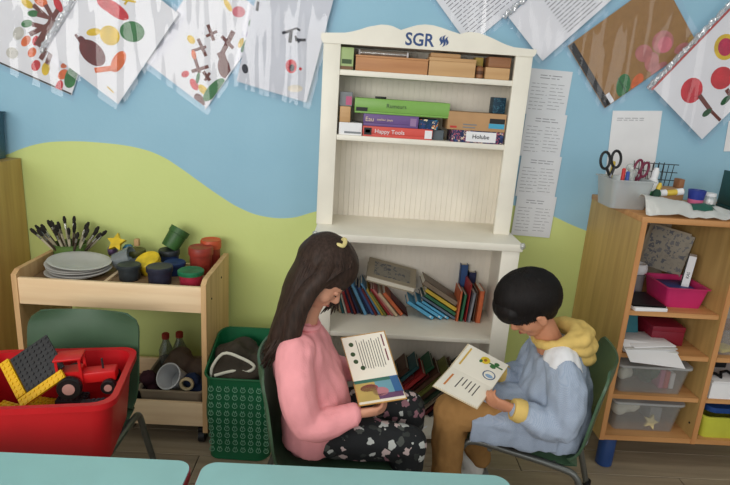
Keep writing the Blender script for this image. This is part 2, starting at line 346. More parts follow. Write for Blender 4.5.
# second shelf
M_GREYB = mat('grey_box', (128, 132, 136), .6); M_PINKB = mat('pink_print', (190, 96, 130), .6)
carton('white_box', -.305, -.222, Z2, Z2+.044, -.11, 0, M_PAPER, 'white box with grey print under the upright wooden block', (('printed_strip', -.285, -.225, Z2+.006, Z2+.013, M_GREYB),))
carton('wooden_block', -.305, -.266, Z2+.0445, Z2+.1, -.108, -.03, wl2, 'upright pale wooden block on the white box', bev=.003, cat='block')
carton('photo_box', -.308, -.262, Z2+.1005, Z2+.15, -.1, -.03, M_GREYB, 'small grey box with pink print on top of the wooden block', (('pink_panel', -.285, -.264, Z2+.105, Z2+.135, M_PINKB),))
t = carton('board_game_box', -.219, .034, Z2, Z2+.037, -.114, .03, mat('coral_red_card', (214, 84, 74), .45), 'coral red board game box at the bottom of the stack', (('black_badge', -.214, -.187, Z2+.006, Z2+.031, M_BLACK), ('picture_panel', .006, .032, Z2+.004, Z2+.033, M_PAPER), ('badge_picture', -.209, -.192, Z2+.013, Z2+.024, M_PAPER)), lid=Z2+.01)
text_part('lettering', 'Happy Tools', .021, front(-.176, Z2+.013, -.1155), M_PAPER, t, sx=1.0)
t = carton('board_game_box', -.219, -.02, Z2+.0375, Z2+.08, -.114, .03, mat('purple_card', (108, 82, 138), .45), 'purple board game box lying on the coral red one', (('picture_panel', -.05, -.028, Z2+.045, Z2+.072, mat('lilac_print', (150, 120, 160), .6)),), lid=Z2+.048)
text_part('lettering', 'Eau', .022, front(-.212, Z2+.054, -.1155), mat('pale_ink', (240, 214, 190), .6), t)
text_part('lettering', 'atelier jeux', .011, front(-.17, Z2+.058, -.1155), mat('pale_ink', (240, 214, 190), .6), t, sx=1.15)
carton('card_game_box', -.018, .052, Z2+.0375, Z2+.072, -.108, .0, spots('multicolour_print', (30, 60, 90), [(220, 120, 50), (60, 140, 170), (240, 220, 180), (40, 70, 120)], 70, .5, .5), 'small multicoloured box beside the purple game box', ())
carton('card_game_box', .037, .078, Z2, Z2+.036, -.09, .0, mat('slate_card', (88, 98, 104), .5), 'dark grey box tucked behind the coral red game box')
t = carton('board_game_box', -.253, .087, Z2+.0805, Z2+.133, -.116, .03, mat('apple_green_card', (128, 176, 84), .35, c2=(120, 168, 74)), 'long apple green board game box on top of the stack', (('black_badge', -.247, -.206, Z2+.088, Z2+.101, M_BLACK),), lid=Z2+.088)
text_part('lettering', 'Rumeurs', .020, front(-.14, Z2+.104, -.1172), mat('dark_green_card', (70, 92, 60), .6), t)
carton('flat_case', -.18, -.14, Z2+.1335, Z2+.141, -.08, -.04, M_BLACK, 'small flat black case lying on the green game box', bev=.002, cat='case')
t = carton('puzzle_box', .104, .293, Z2, Z2+.043, -.114, .0, spots('puzzle_print', (40, 48, 84), [(176, 90, 110), (70, 90, 140), (220, 190, 170), (50, 60, 100)], 90, .5, .5), 'colourful printed puzzle box under the brown cardboard box', (('white_panel', .156, .265, Z2+.004, Z2+.04, M_PAPER),))
text_part('lettering', 'Holube', .021, front(.178, Z2+.016, -.1162), M_BLACK, t)
t = carton('cardboard_box', .084, .294, Z2+.0435, Z2+.107, -.116, .01, mat('kraft_card', (186, 146, 104), .7, bump=.05), 'brown cardboard box with blue label on the puzzle box', (('blue_label', .233, .29, Z2+.055, Z2+.072, mat('label_blue', (70, 160, 194), .6)), ('black_label', .235, .29, Z2+.0725, Z2+.09, M_BLACK), ('red_mark', .094, .118, Z2+.05, Z2+.057, mat('mark_red', (200, 60, 54), .6)), ('printed_line', .14, .19, Z2+.062, Z2+.066, M_GREYB), ('printed_line', .14, .185, Z2+.052, Z2+.056, M_GREYB)))
carton('playing_card_box', .254, .3, Z2+.1075, Z2+.165, -.06, -.0, spots('navy_print', (40, 66, 84), [(80, 130, 150), (50, 80, 100)], 120, .4, .5), 'small dark teal box standing on the cardboard box')
# ------------------------------------------------------------------ books on the shelves
BC = {'red': (176, 50, 52), 'navy': (40, 48, 84), 'light blue': (96, 150, 186), 'blue': (58, 90, 142), 'dark red': (120, 44, 46), 'yellow': (206, 176, 66), 'olive': (122, 126, 60), 'beige': (206, 182, 150), 'orange': (204, 106, 66), 'teal': (60, 110, 116), 'white': (222, 216, 204), 'black': (38, 38, 42), 'green': (52, 110, 78), 'grey': (140, 142, 150), 'slate': (96, 112, 128), 'taupe': (134, 118, 100), 'brown': (104, 74, 58), 'pink': (206, 124, 120), 'dark green': (52, 72, 54), 'sky blue': (92, 172, 212)}
def book(x, z, ang, t, h, d, col, y0, label, group=None, name='book', M=None):
    """thin book: front spine plane at y0, pivot = lowest corner (x,z), ang = lean (deg, + leans left)"""
    a = R(ang); up = Vector((-math.sin(a), 0, math.cos(a))); rt = Vector((math.cos(a), 0, math.sin(a)))
    if ang < 0:  # leaning right: lowest corner is bottom right
        o = Vector((x, y0, z)) - rt*t
    else: o = Vector((x, y0, z))
    T = Matrix((rt, Vector((0, 1, 0)), up)).transposed().to_4x4(); T.translation = o
    th = thing(name, label, 'book', (x, y0+d/2, z), group)
    m = mat('book_cover_'+col.replace(' ', '_'), BC[col], .5, var=.18, scale=20)
    b = B(); c = .0016
    b.box((c/2, d/2, h/2), (c, d, h), T); b.box((t-c/2, d/2, h/2), (c, d, h), T); b.box((t/2, .001, h/2), (t, .002, h), T)
    b.build('cover', m, th, 0)
    B().box((t/2, d/2, h/2), (t-2*c, d-.008, h-.006), T).build('page_block', M_PAGE, th, 0)
    return th
Z3 = .4640
row = [('beige', .010), ('teal', .011), ('white', .008), ('red', .014), ('navy', .009), ('dark red', .010), ('navy', .012), ('black', .010), ('light blue', .014), ('navy', .010), ('blue', .012), ('dark red', .009), ('light blue', .010), ('yellow', .009), ('olive', .009), ('red', .010), ('pink', .009), ('beige', .014), ('orange', .017)]
x = -.268; cols_seen = {}
n = len(row)
for i, (c, t) in enumerate(row):
    ang = 14+i*1.55
    if i: x += row[i-1][1]/math.cos(R(ang))*1.02 + .14*(math.tan(R(ang))-math.tan(R(ang-1.55)))*.25
    h = .128+.012*math.sin(i*1.7)+(.012 if c in ('light blue', 'blue') else 0)
    lab = {0: 'beige book at the end of the leaning row behind the reading child in pink', n-1: 'thick orange book at the end of the leaning row by the blue binders', n-2: 'thick beige book leaning next to the orange one'}.get(i, 'thin %s picture book in the leaning row on the middle shelf' % c)
    book(x, Z3, ang, t, h, .105, c, -.062-.006*(i % 3), lab, 'picture books leaning in the middle shelf row')
XE = x
# grey patterned book across the leaning ones
t = thing('hardback_book', 'thick grey patterned hardback lying across the leaning books', 'book', (-.08, -.02, .60))
T = frame(Vector((-.172, -.075, .612)), (.977, 0, -.215), (.06, .93, .36))
M_GREYP = spots('grey_pattern_cover', (158, 152, 138), [(104, 106, 112), (120, 120, 122), (150, 144, 132)], 55, .42, .6)
B().box((.1, .06, .0015), (.20, .12, .003), T).build('back_cover', mat('grey_cover', (172, 160, 138), .6), t, 0)
B().box((.1, .061, .014), (.194, .116, .021), T).build('page_block', M_PAGE, t, 0)
cv_ = B().box((.1, .06, .0265), (.20, .12, .003), T).build('front_cover', mat('grey_cover', (172, 160, 138), .6), t, 0)
B().box((.1, .06, .0284), (.15, .082, .0008), T).build('cover_picture', M_GREYP, cv_, 0)
def slab(x, z, ang, t, l, d, col, y0, label, group=None, name='book'):
    """book sloping down to the right; (x,z) = its lowest corner"""
    a = R(ang); dv = Vector((math.cos(a), 0, -math.sin(a))); nv = Vector((math.sin(a), 0, math.cos(a)))
    T = Matrix((dv, Vector((0, 1, 0)), nv)).transposed().to_4x4(); T.translation = Vector((x, y0, z))-dv*l
    th = thing(name, label, 'book', (x-l/2, y0+d/2, z), group)
    m = mat('book_cover_'+col.replace(' ', '_'), BC[col], .5, var=.18, scale=20); c = .002
    b = B(); b.box((l/2, d/2, c/2), (l, d, c), T); b.box((l/2, d/2, t-c/2), (l, d, c), T); b.box((l/2, .001, t/2), (l, .002, t), T)
    b.build('cover', m, th, 0)
    B().box((l/2, d/2, t/2), (l-.006, d-.008, t-2*c), T).build('page_block', M_PAGE, th, 0)
    if name == 'ring_binder':
        B().box((l-.014, -.0006, t*.5), (.008, .0014, t*.45), T).build('label_hole', mat('pale_label', (214, 226, 232), .5), th, 0)
    return th
book(XE+.0285, Z3, 46, .004, .10, .09, 'dark red', -.06, 'very thin dark red booklet under the orange book')
slab(.105, Z3, 31, .017, .125, .10, 'sky blue', -.085, 'sky blue slim binder lying lowest in the sloping pile', None, 'ring_binder')
slab(.141, Z3, 31, .016, .125, .10, 'sky blue', -.08, 'sky blue slim binder lying second in the sloping pile', None, 'ring_binder')
slab(.169, Z3, 31, .013, .13, .10, 'sky blue', -.075, 'sky blue slim binder under the slate book', None, 'ring_binder')
slab(.196, Z3, 31, .013, .165, .105, 'slate', -.07, 'slate grey book sloping over the blue binders')
slab(.196, Z3+.0160, 31, .016, .15, .105, 'green', -.07, 'green book sloping below the yellow one')
slab(.196, Z3+.0355, 31, .018, .15, .105, 'yellow', -.07, 'yellow book sloping near the top of the pile')
slab(.196, Z3+.0575, 31, .022, .165, .105, 'taupe', -.068, 'thick taupe book on top of the sloping pile')
book(.0, Z3+.085, 32, .010, .085, .06, 'black', -.0, 'black book wedged behind the sky blue binders')
for xx, tt, hh, cc, yy, an, lb in ((.200, .011, .128, 'orange', -.085, -3, 'upright orange book next to the sloping pile'), (.216, .012, .115, 'green', -.085, -4, 'upright green book between an orange and a red book'), (.236, .007, .16, 'red', -.085, -3, 'tall thin red upright book'), (.2475, .012, .125, 'grey', -.09, -5, 'upright pale grey book beside the tall red one'), (.268, .008, .13, 'brown', -.08, -2, 'thin brown upright book beside the fat orange one'), (.279, .020, .135, 'orange', -.09, -2, 'fat orange upright book against the bookcase side')):
    book(xx+tt, Z3, an, tt, hh, .105, cc, yy, lb)
book(.222, Z3, 0, .03, .205, .03, 'blue', .024, 'tall blue folder standing behind the upright books', None, 'document_folder')
book(.258, Z3, 0, .03, .175, .03, 'navy', .024, 'navy folder standing behind the orange books', None, 'document_folder')
# bottom shelf: dark books leaning to the right
Z4 = .0435
cl = ['dark green', 'brown', 'teal', 'dark red', 'red', 'green', 'dark red', 'brown', 'olive', 'black', 'brown', 'dark green', 'taupe', 'grey', 'dark red', 'black']
x = -.20
for i, c in enumerate(cl):
    t = .012+.006*((i*5) % 3)/2; ang = -44
    x += t/math.cos(R(44))*1.01
    book(x, Z4, ang, t, .25+.025*((i*7) % 3), .13, c, -.13+.012*((i*3) % 4), '%s book in the slanted row on the bottom shelf' % c, 'books slanting on the bottom shelf')
for xx in (.285, .31): book(xx, Z4, 0, .02, .19, .12, 'black' if xx < .3 else 'brown', -.12, 'upright %s book against the side of the bottom shelf' % ('black' if xx < .3 else 'brown'))
for k, (px, py) in enumerate(((.02, -.19), (.045, -.2), (.036, -.17))):
    t = thing('toy_figure', 'small reddish toy skittle on the bottom shelf', 'toy', (px, py, Z4), 'skittles on the bottom shelf')
    B().lathe([(.009, 0), (.011, .012), (.006, .03), (.0085, .04), (.003, .05)], 12, Matrix.Translation((px, py, Z4))).build('body', mat('skittle_red', (140, 74, 62), .5), t)
    B().lathe([(.0112, .010), (.0114, .014), (.0108, .018)], 12, Matrix.Translation((px, py, Z4))).build('band', M_PAPER, t)
solo(B().tube([(.07, -.225, Z4+.004), (.11, -.19, Z4+.004)], .004, 8), 'chalk_stick', M_PAPER, 'white stick lying at the front of the bottom shelf', 'stick')
# ------------------------------------------------------------------ pictures and papers on the wall
A1 = [('e',-0.25,0.257,0.0229,0.0137,-9,'yellow'),('e',-0.208,0.286,0.0256,0.0183,-7,'orange'),('e',-0.221,0.233,0.022,0.0119,28,'green'),('e',-0.233,0.189,0.022,0.0128,39,'green'),('e',-0.22,0.128,0.0238,0.0137,69,'orange'),('e',-0.188,0.098,0.0201,0.0137,73,'orange'),('e',-0.186,0.144,0.0183,0.0128,87,'red'),('e',-0.162,0.058,0.022,0.0156,78,'red'),('e',-0.125,0.062,0.0256,0.0146,94,'yellow'),('e',-0.146,0.3,0.0274,0.0137,132,'red'),('e',-0.066,0.101,0.0128,0.0091,51,'orange'),('e',-0.06,0.069,0.0238,0.0146,67,'orange'),('e',-0.252,0.143,0.0256,0.0183,77,'grey'),('e',-0.255,0.065,0.0229,0.0201,40,'grey'),('e',-0.027,0.074,0.0457,0.0238,84,'green'),('e',-0.06,0.02,0.0256,0.0128,88,'red'),('l',-0.229,0.262,-0.172,0.241,0.0128,'brown'),('l',-0.188,0.281,-0.149,0.246,0.0128,'brown'),('l',-0.207,0.235,-0.149,0.246,0.011,'brown'),('l',-0.215,0.195,-0.153,0.207,0.0128,'brown'),('l',-0.213,0.156,-0.156,0.22,0.0128,'brown'),('l',-0.142,0.283,-0.155,0.23,0.0128,'brown'),('l',-0.149,0.246,-0.177,0.129,0.0183,'brown'),('l',-0.141,0.136,-0.152,0.087,0.0128,'brown'),('l',-0.123,0.139,-0.125,0.08,0.0128,'brown')]
A2 = [('e',0.288,0.198,0.0567,0.0238,-86,'red'),('e',0.279,0.229,0.0366,0.0165,-85,'red'),('e',0.263,0.107,0.0457,0.0366,-52,'green'),('e',0.2,0.164,0.0348,0.0366,22,'yellow'),('e',0.173,0.217,0.0274,0.0128,-41,'yellow'),('e',0.107,0.182,0.0549,0.0384,-98,'maroon'),('e',0.117,0.225,0.0274,0.0128,-117,'maroon'),('l',0.124,0.265,0.111,0.233,0.0073,'maroon'),('e',0.141,0.09,0.0439,0.022,3,'orange'),('l',0.059,0.142,0.11,0.092,0.0146,'orange'),('l',0.334,0.195,0.358,0.152,0.0055,'yellow'),('l',0.325,0.179,0.348,0.178,0.0055,'yellow'),('l',0.038,0.074,0.034,0.044,0.0037,'yellow')]
A3 = [('l',0.199,0.174,0.166,0.116,0.0096,'brown'),('l',0.148,0.169,0.194,0.135,0.0077,'brown'),('l',0.139,0.151,0.1,0.102,0.0096,'brown'),('l',0.086,0.128,0.141,0.088,0.0096,'brown'),('l',0.263,0.173,0.231,0.124,0.0096,'brown'),('l',0.225,0.155,0.265,0.133,0.0077,'brown'),('l',0.261,0.11,0.253,0.051,0.0096,'brown'),('l',0.303,0.085,0.207,0.073,0.0135,'brown'),('l',0.212,0.082,0.165,0.003,0.0231,'brown'),('e',0.173,0.039,0.0385,0.0231,43,'brown'),('l',0.113,0.093,0.101,0.055,0.0096,'brown'),('l',0.125,0.071,0.089,0.07,0.0077,'brown'),('e',0.181,0.193,0.0173,0.0125,-104,'yellow'),('e',0.142,0.155,0.0173,0.0087,-135,'orange'),('e',0.063,0.142,0.0154,0.0116,-27,'red'),('e',0.052,0.094,0.0231,0.0135,-115,'red'),('e',0.057,0.056,0.0231,0.0135,-102,'yellow'),('e',0.081,0.096,0.0212,0.0067,22,'green'),('e',0.365,0.152,0.0241,0.0096,-112,'yellow'),('e',0.371,0.108,0.0241,0.0193,-50,'pink'),('e',0.37,0.037,0.0212,0.0231,-53,'green'),('e',0.33,0.027,0.0154,0.0154,-48,'lilac'),('e',0.286,0.039,0.0193,0.0087,12,'yellow'),('e',0.016,0.046,0.027,0.0173,-114,'brown'),('e',0.082,0.024,0.0578,0.0212,-8,'green'),('e',0.336,0.013,0.077,0.0173,-5,'green')]
A4 = [('e',-0.097,0.12,0.0212,0.025,18,'red'),('e',-0.093,0.115,0.0096,0.0135,11,'black'),('l',-0.066,0.122,-0.056,0.12,0.0077,'red'),('l',-0.159,0.224,-0.129,0.242,0.0077,'black'),('l',-0.129,0.242,-0.123,0.2,0.0096,'black'),('l',-0.112,0.256,-0.097,0.252,0.0058,'black'),('l',-0.107,0.215,-0.069,0.226,0.0077,'black'),('l',-0.11,0.229,-0.09,0.21,0.0058,'black'),('l',-0.134,0.241,-0.112,0.256,0.0048,'black'),('e',-0.261,0.061,0.0116,0.0173,24,'black'),('e',-0.062,0.046,0.0289,0.0135,17,'cream'),('l',-0.27,0.304,-0.267,0.272,0.0077,'black')]
A7 = [('e',0.108,0.04,0.0439,0.0275,51,'green'),('e',0.159,0.02,0.033,0.0201,30,'orange'),('e',0.308,0.091,0.0412,0.0412,-36,'rose'),('e',0.31,0.078,0.0275,0.0293,-35,'pink'),('e',0.23,0.097,0.0348,0.0311,-61,'rose'),('e',0.239,0.052,0.0275,0.0366,-36,'rose'),('e',0.355,0.029,0.0293,0.0165,-4,'rose'),('e',0.409,0.033,0.0238,0.0165,5,'ochre'),('e',0.249,0.012,0.0366,0.0183,5,'rose'),('l',0.106,0.076,0.103,0.004,0.0037,'dkgreen')]
A8 = [('e',0.101,0.183,0.0421,0.0476,-49,'red'),('e',0.207,0.132,0.0421,0.0421,-49,'red'),('e',0.288,0.21,0.0421,0.0476,-29,'yellow'),('e',0.288,0.21,0.0275,0.033,-31,'crimson'),('l',0.109,0.147,0.101,0.07,0.0128,'brown'),('l',0.101,0.07,0.102,0.011,0.0092,'brown'),('l',0.193,0.085,0.186,0.037,0.0128,'brown'),('e',0.086,0.074,0.0201,0.011,-6,'dkgreen'),('e',0.164,0.056,0.0229,0.011,0,'dkgreen')]
def hung(name, label, B0, e1, wid, hei, y, art, paper_mat, sleeve=True, cat='drawing', u0=0, curl=.011, band=None, txt=None, group=None, roll=False):
    """sheet with corner B0 (x,z), edges along e1 and its normal; u from u0 to u0+wid"""
    e2 = (-e1[1], e1[0]); T = Matrix(((e1[0], e2[0], 0, B0[0]), (0, 0, -1, y), (e1[1], e2[1], 0, B0[1]), (0, 0, 0, 1)))
    mid = T @ Vector((u0+wid/2, 0, 0))
    t = thing(name, label, cat, (mid.x, y, mid.z), group)
    pp = B().box((u0+wid/2, hei/2, 0), (wid-(.016 if sleeve else 0), hei-(.016 if sleeve else 0), .0012), T).build('paper_sheet', paper_mat, t, 0)
    if band:
        for q in band: B().box((q[0], q[1], .0012), (q[2], q[3], .0012), T).build('border_strip', q[4], pp, 0)
    lay = {}
    for i, s in enumerate(art):
        z = .0009+.00004*i
        if s[0] == 'e': poly = ellipse(*s[1:6])
        else: poly = bar2(*s[1:6])
        poly = [(min(max(a, u0+.009), u0+wid-.009), min(max(b, .009), hei-.009)) for a, b in poly]
        if s[0] == 'l' and len({(round(a, 4), round(b, 4)) for a, b in poly}) < 4: continue
        ar = abs(sum(poly[k][0]*poly[(k+1) % len(poly)][1]-poly[(k+1) % len(poly)][0]*poly[k][1] for k in range(len(poly))))/2
        if ar < 1e-6: continue
        b = B().prism(poly, .0005, T @ Matrix.Translation((0, 0, z)))
        b.build('painted_%s' % ('shape' if s[0] == 'e' else 'stroke'), paint(s[6]), pp, 0)
    if txt:
        b = B(); rr = random.Random(len(label))
        for (tu0, tu1, tv0, tv1, n, lw) in txt:
            for k in range(n):
                v = tv1-(tv1-tv0)*(k+.5)/n; uu = tu0; end = tu1-(tu1-tu0)*rr.random()*.3
                while uu < end:
                    l = min(.008+rr.random()*.03, end-uu)
                    if l < .003: break
                    b.box((uu+l/2, v, .0008), (l, lw, .0008), T); uu += l+.006
        b.build('printed_text', mat('pale_print', (150, 150, 158), .8) if cat == 'notice' else M_INK, pp, 0)
    if sleeve:
        N_ = 40; pts = []; rr = random.Random(len(name)*3+int(wid*1000))
        for j in range(N_+1):
            rowp = []
            for i in range(N_+1):
                u = u0-.012+(wid+.024)*i/N_; v = -.012+(hei+.024)*j/N_
                h = .004+curl*(noise.noise(Vector(((u*e1[0]-v*e1[1])*17+B0[0]*9, (u*e1[1]+v*e1[0])*1.8, B0[1]*7)))+.3*noise.noise(Vector(((u*e1[0]-v*e1[1])*36, (u*e1[1]+v*e1[0])*5, B0[0]*5))))
                rowp.append(T @ Vector((u, v, max(.0015, h+.005))))
            pts.append(rowp)
        _sm(B().sheet(pts, N_+1, N_+1).build('plastic_sleeve', M_SLEEVE, t, 0))
    if roll:
        b = B(); n = 60; q = [T @ Vector((u0-.01+(wid+.02)*i/n, hei+.004+.004*noise.noise(Vector((i*.4, 2, B0[0]))), .010+.003*noise.noise(Vector((i*.5, 7, B0[0]))))) for i in range(n+1)]
        b.tube(q, [(.010+.005*noise.noise(Vector((i*.9, 1, B0[1]))), .0055+.003*noise.noise(Vector((i*1.1, 5, B0[1])))) for i in range(n+1)], 8, ref=T.to_3x3() @ Vector((0, 1, 0)))
        b.build('crumpled_edge', plastic_clear('crinkled_film', (238, 240, 244), .35, .12, .5, 60, .3), t, 25)
    return t
hung('artwork_sleeve', 'painted tree with bright leaf prints in a plastic sleeve above the wardrobe', (-1.337, 1.235), (.935, -.355), .36, .46, .071, A1, M_PAPER, u0=-.36, band=[(-.18, .012, .34, .006, M_BLACK), (-.012, .1, .006, .18, M_PAPER)])
e = Vector((.245, .348)).normalized()
hung('artwork_sleeve', 'fruit and vegetable painting in a plastic sleeve', (-1.155, 1.213), (e.x, e.y), .43, .327, .048, A2, M_PAPER, roll=True)
e = Vector((.237, .346)).normalized()
hung('artwork_sleeve', 'painting of bare branches and green grass in a plastic sleeve', (-.824, 1.219), (e.x, e.y), .43, .30, .071, A3, M_PAPER, band=[(.2, .011, .4, .004, M_PAPER)])
e = Vector((.279, -.065)).normalized()
hung('artwork_sleeve', 'crinkled plastic sleeve with black scribbles and a small red bug', (-.434, 1.266), (e.x, e.y), .29, .43, .050, A4, mat('pale_grey_paper', (214, 216, 222), .7, var=.06), u0=-.29, curl=.012)
hung('document_sleeve', 'printed sheet in a sleeve peeking over the bookcase crown', (.165, 1.512), (.733, .68), .33, .25, .071, [], M_PAPER, cat='document', txt=[(.03, .3, .03, .225, 15, .0022)])
hung('document_sleeve', 'printed sheet in a sleeve hanging between bookcase and brown picture', (.448, 1.474), (.698, .716), .34, .225, .055, [], M_PAPER, cat='document', txt=[(.14, .32, .02, .20, 14, .0022)], curl=.010, roll=True)
e = Vector((.19, .158)).normalized()
hung('artwork_sleeve', 'brown card with a rosy squirrel painting and black edge in a sleeve', (.721, 1.316), (e.x, e.y), .42, .30, .071, A7, mat('brown_sugar_paper', (158, 118, 68), .8, var=.08, scale=40), band=[(.022, .15, .024, .28, M_BLACK), (.036, .03, .03, .04, M_PAPER)])
hung('artwork_sleeve', 'painting of red round flowers in a plastic sleeve beside the squirrel', (1.118, 1.222), (.61, .79), .42, .315, .048, A8, M_PAPER, band=[(.2, .302, .4, .008, mat('red_margin', (200, 90, 84), .7))], roll=True)
tx = [(.012, .14, .02, .13, 9, .002)]
for i in range(4):
    zz = 1.456-.163*i; xx = .411+.004*i
    hung('notice_sheet', ['uppermost', 'second from the top', 'third from the top', 'lowest'][i]+' of four printed notices taped in a column beside the bookcase', (xx, zz-.17), (.9996, -.028), .162, .172, .0775-.0012*i, [], mat('notice_paper', (222, 224, 228), .75, var=.03), False, 'notice', txt=[(.04, .14, .135, .155, 2, .0028), (.012, .08, .015, .125, 8, .0018), (.085, .15, .02, .125, 8, .0018)])
hung('notice_sheet', 'mostly blank white sheet on the wall behind the scissors', (.775, 1.045), (.998, .06), .195, .275, .077, [], M_PAPER, False, 'notice', txt=[(.02, .17, .235, .25, 2, .0022)])
hung('notice_sheet', 'white sheet on the wall beyond the red flower painting', (1.232, 1.19), (.998, .06), .2, .12, .077, [], M_PAPER, False, 'notice')
# ------------------------------------------------------------------ right-hand cabinet
cb = thing('shelf_cabinet', 'open wooden shelf cabinet with blue feet against the wall', 'cabinet', (1.12, -.135, 0))
CX0, CX1, CXD, CYF, CYB = .735, 1.50, 1.092, -.344, .076
M_EDGE = wood('edge_band', (206, 150, 96), (190, 132, 80), 'z'); M_EDGEX = wood('edge_band_x', (206, 154, 100), (188, 134, 82), 'x')
M_INNER = wood('cabinet_inner', (176, 136, 92), (160, 120, 80), 'y')
for x, nm in ((CX0+.009, 'side_panel'), (CX1-.009, 'side_panel'), (CXD, 'divider')):
    p = B().box((x, (CYF+CYB)/2+.001, .5475), (.018, CYB-CYF-.002, .838)).build(nm, M_OAKZ, cb, 0)
    B().box((x, CYF-.0005, .5475), (.0182, .003, .838)).build('edge_strip', M_EDGE, p, 0)
B().box(((CX0+CX1)/2, (CYF+CYB)/2, .976), (CX1-CX0+.004, CYB-CYF+.004, .02), bev=.002).build('top_board', M_EDGEX, cb)
B().box(((CX0+CX1)/2, (CYF+CYB)/2, .139), (CX1-CX0-.036, CYB-CYF, .02)).build('bottom_board', M_EDGEX, cb)
B().box(((CX0+CX1)/2, CYB-.003, .55), (CX1-CX0-.02, .006, .83)).build('back_board', mat('cream_board', (220, 212, 192), .6), cb)
for z in (.637, .473, .306):
    B().box(((CX0+CXD)/2+.004, (CYF+CYB)/2+.004, z), (CXD-CX0-.03, CYB-CYF-.01, .017)).build('shelf', M_EDGEX, cb, 0)
for z in (.473, .306):
    B().box(((CX1+CXD)/2, (CYF+CYB)/2+.004, z), (CX1-CXD-.036, CYB-CYF-.01, .017)).build('shelf', M_EDGEX, cb, 0)
M_FOOT = mat('blue_foot', (40, 72, 128), .4)
for x in (.79, 1.45):
    for y in (-.305, .03):
        B().lathe([(.027, 0), (.031, .004), (.031, .126), (.029, .129)], 20, Matrix.Translation((x, y, 0))).build('foot', M_FOOT, cb)
for z in (.96, .2): B().lathe([(.004, 0), (.004, .002)], 8, Matrix(((0, 0, -1, CXD-.009), (0, 1, 0, CYF+.03), (1, 0, 0, z), (0, 0, 0, 1)))).build('screw_cap', M_BLACK, cb)
def slabbox(name, c, d, m, label, cat, rz=0, rx=0, ry=0, bev=.001, group=None):
    T = Matrix.Translation(c) @ Matrix.Rotation(R(rz), 4, 'Z') @ Matrix.Rotation(R(ry), 4, 'Y') @ Matrix.Rotation(R(rx), 4, 'X')
    return solo(B().box((0, 0, 0), d, T, bev=bev), name, m, label, cat, group)
def open_box(b, x0, x1, y0, y1, z0, z1, t=.003, taper=.012, r=.015, rim=.006):
    """thin-walled open container with rounded corners and a rolled rim"""
    def ring(k, z): return [(x, y, z) for x, y in rounded(x0+k, y0+k, x1-k, y1-k, r, 4)]
    levels = [ring(taper, z0), ring(0, z1), ring(-rim, z1), ring(-rim, z1+.003), ring(t, z1+.003), ring(taper+t, z0+t)]
    V = [[b.bm.verts.new(p) for p in l] for l in levels]; n = len(V[0])
    for a, c in zip(V, V[1:]):
        for i in range(n): b.bm.faces.new((a[i], a[(i+1) % n], c[(i+1) % n], c[i]))
    b.bm.faces.new(V[0][::-1]); b.bm.faces.new(V[-1]); return b
def lid_box(x0, x1, y0, y1, z0, z1, label, lid=True):
    t = thing('storage_box', label, 'storage box', ((x0+x1)/2, (y0+y1)/2, z0))
    open_box(B(), x0, x1, y0, y1, z0, z1).build('tub', M_CLEAR, t)
    if lid: B().prism(rounded(x0-.008, y0-.008, x1+.008, y1+.008, .018), .008, Matrix.Translation((0, 0, z1+.0035))).build('lid', plastic_clear('clear_lid', (235, 238, 240), .12, .2, .2, 20, .35), t)
    return t
S1, S2, S3, S4 = .6458, .4818, .3148, .1495
# top compartment
M_PINK = mat('pink_plastic', (196, 44, 104), .4); M_INDIGO = mat('indigo_card', (52, 62, 130), .5)
t = thing('storage_bin', 'bright pink open plastic bin in the top compartment', 'bin', (.98, -.22, S1))
open_box(B(), .905, 1.058, -.29, -.12, S1, S1+.075, r=.012).build('tub', M_PINK, t)
B().box((.98, -.2, S1+.052), (.125, .13, .02), bev=.006).build('folded_lining', M_INDIGO, t)
t = thing('magazine', 'grey picture magazine leaning in the pink bin', 'magazine', (.95, -.1, S1+.06))
T = frame(Vector((.925, -.03, S1+.085)), (.75, -.62, -.12), (.1, .16, .98))
B().box((.075, .085, 0), (.15, .16, .005), T).build('cover', M_GREYP, t, 0); B().box((.06, .09, -.004), (.15, .165, .004), T).build('back_cover', mat('grey_cover', (172, 160, 138), .6), t, 0)
t = thing('book', 'white-spined book standing beside the grey magazine', 'book', (1.0, -.2, S1+.06))
T = frame(Vector((1.012, -.19, S1+.064)), (.8, -.5, -.05), (.05, 0, .99))
B().box((.012, .055, 0), (.024, .12, .05), T).build('cover', M_PAPER, t, 0); text_part('lettering', 'KAS', .014, T @ Matrix.Translation((.017, .03, .0255)) @ Matrix.Rotation(R(90), 4, 'Z'), M_BLACK, t)
B().box((-.002, .055, 0), (.004, .12, .05), T).build('black_spine', M_BLACK, t, 0)
t = thing('tape_roll', 'roll of white tape behind the pink bin', 'tape', (.885, -.1, S1))
b = B(); b.tube([(.88+.032*math.cos(2*math.pi*i/20), -.1+.032*math.sin(2*math.pi*i/20), S1+.09) for i in range(20)], [(.02, .008)]*20, 8, ref=(0, 0, 1), closed=True); b.build('tape', M_PAPER, t)
B().lathe([(.034, 0), (.034, .068)], 18, Matrix.Translation((.88, -.1, S1))).build('stand', mat('grey_card', (150, 150, 150), .6), t)
slabbox('paper_stack', (.83, -.255, S1+.006), (.12, .16, .012), M_PAPER, 'stack of white booklets at the front of the top compartment', 'paper', 4)
t = thing('exercise_book', 'dark covered exercise book on the white booklets', 'book', (.83, -.25, S1+.0125)); B().box((.832, -.25, S1+.0155), (.118, .15, .006)).build('cover', M_BLACK, t, 0); B().box((.833, -.251, S1+.0155), (.119, .148, .004)).build('page_block', M_PAPER, t, 0)
slabbox('card_folder', (.80, -.19, S1+.052), (.085, .006, .068), M_INDIGO, 'indigo folder leaning on the side panel of the top compartment', 'folder', 12, -8)
slabbox('card_folder', (.805, -.165, S1+.054), (.09, .006, .09), M_PINK, 'pink folder behind the indigo one', 'folder', 12, -8)
b = B()
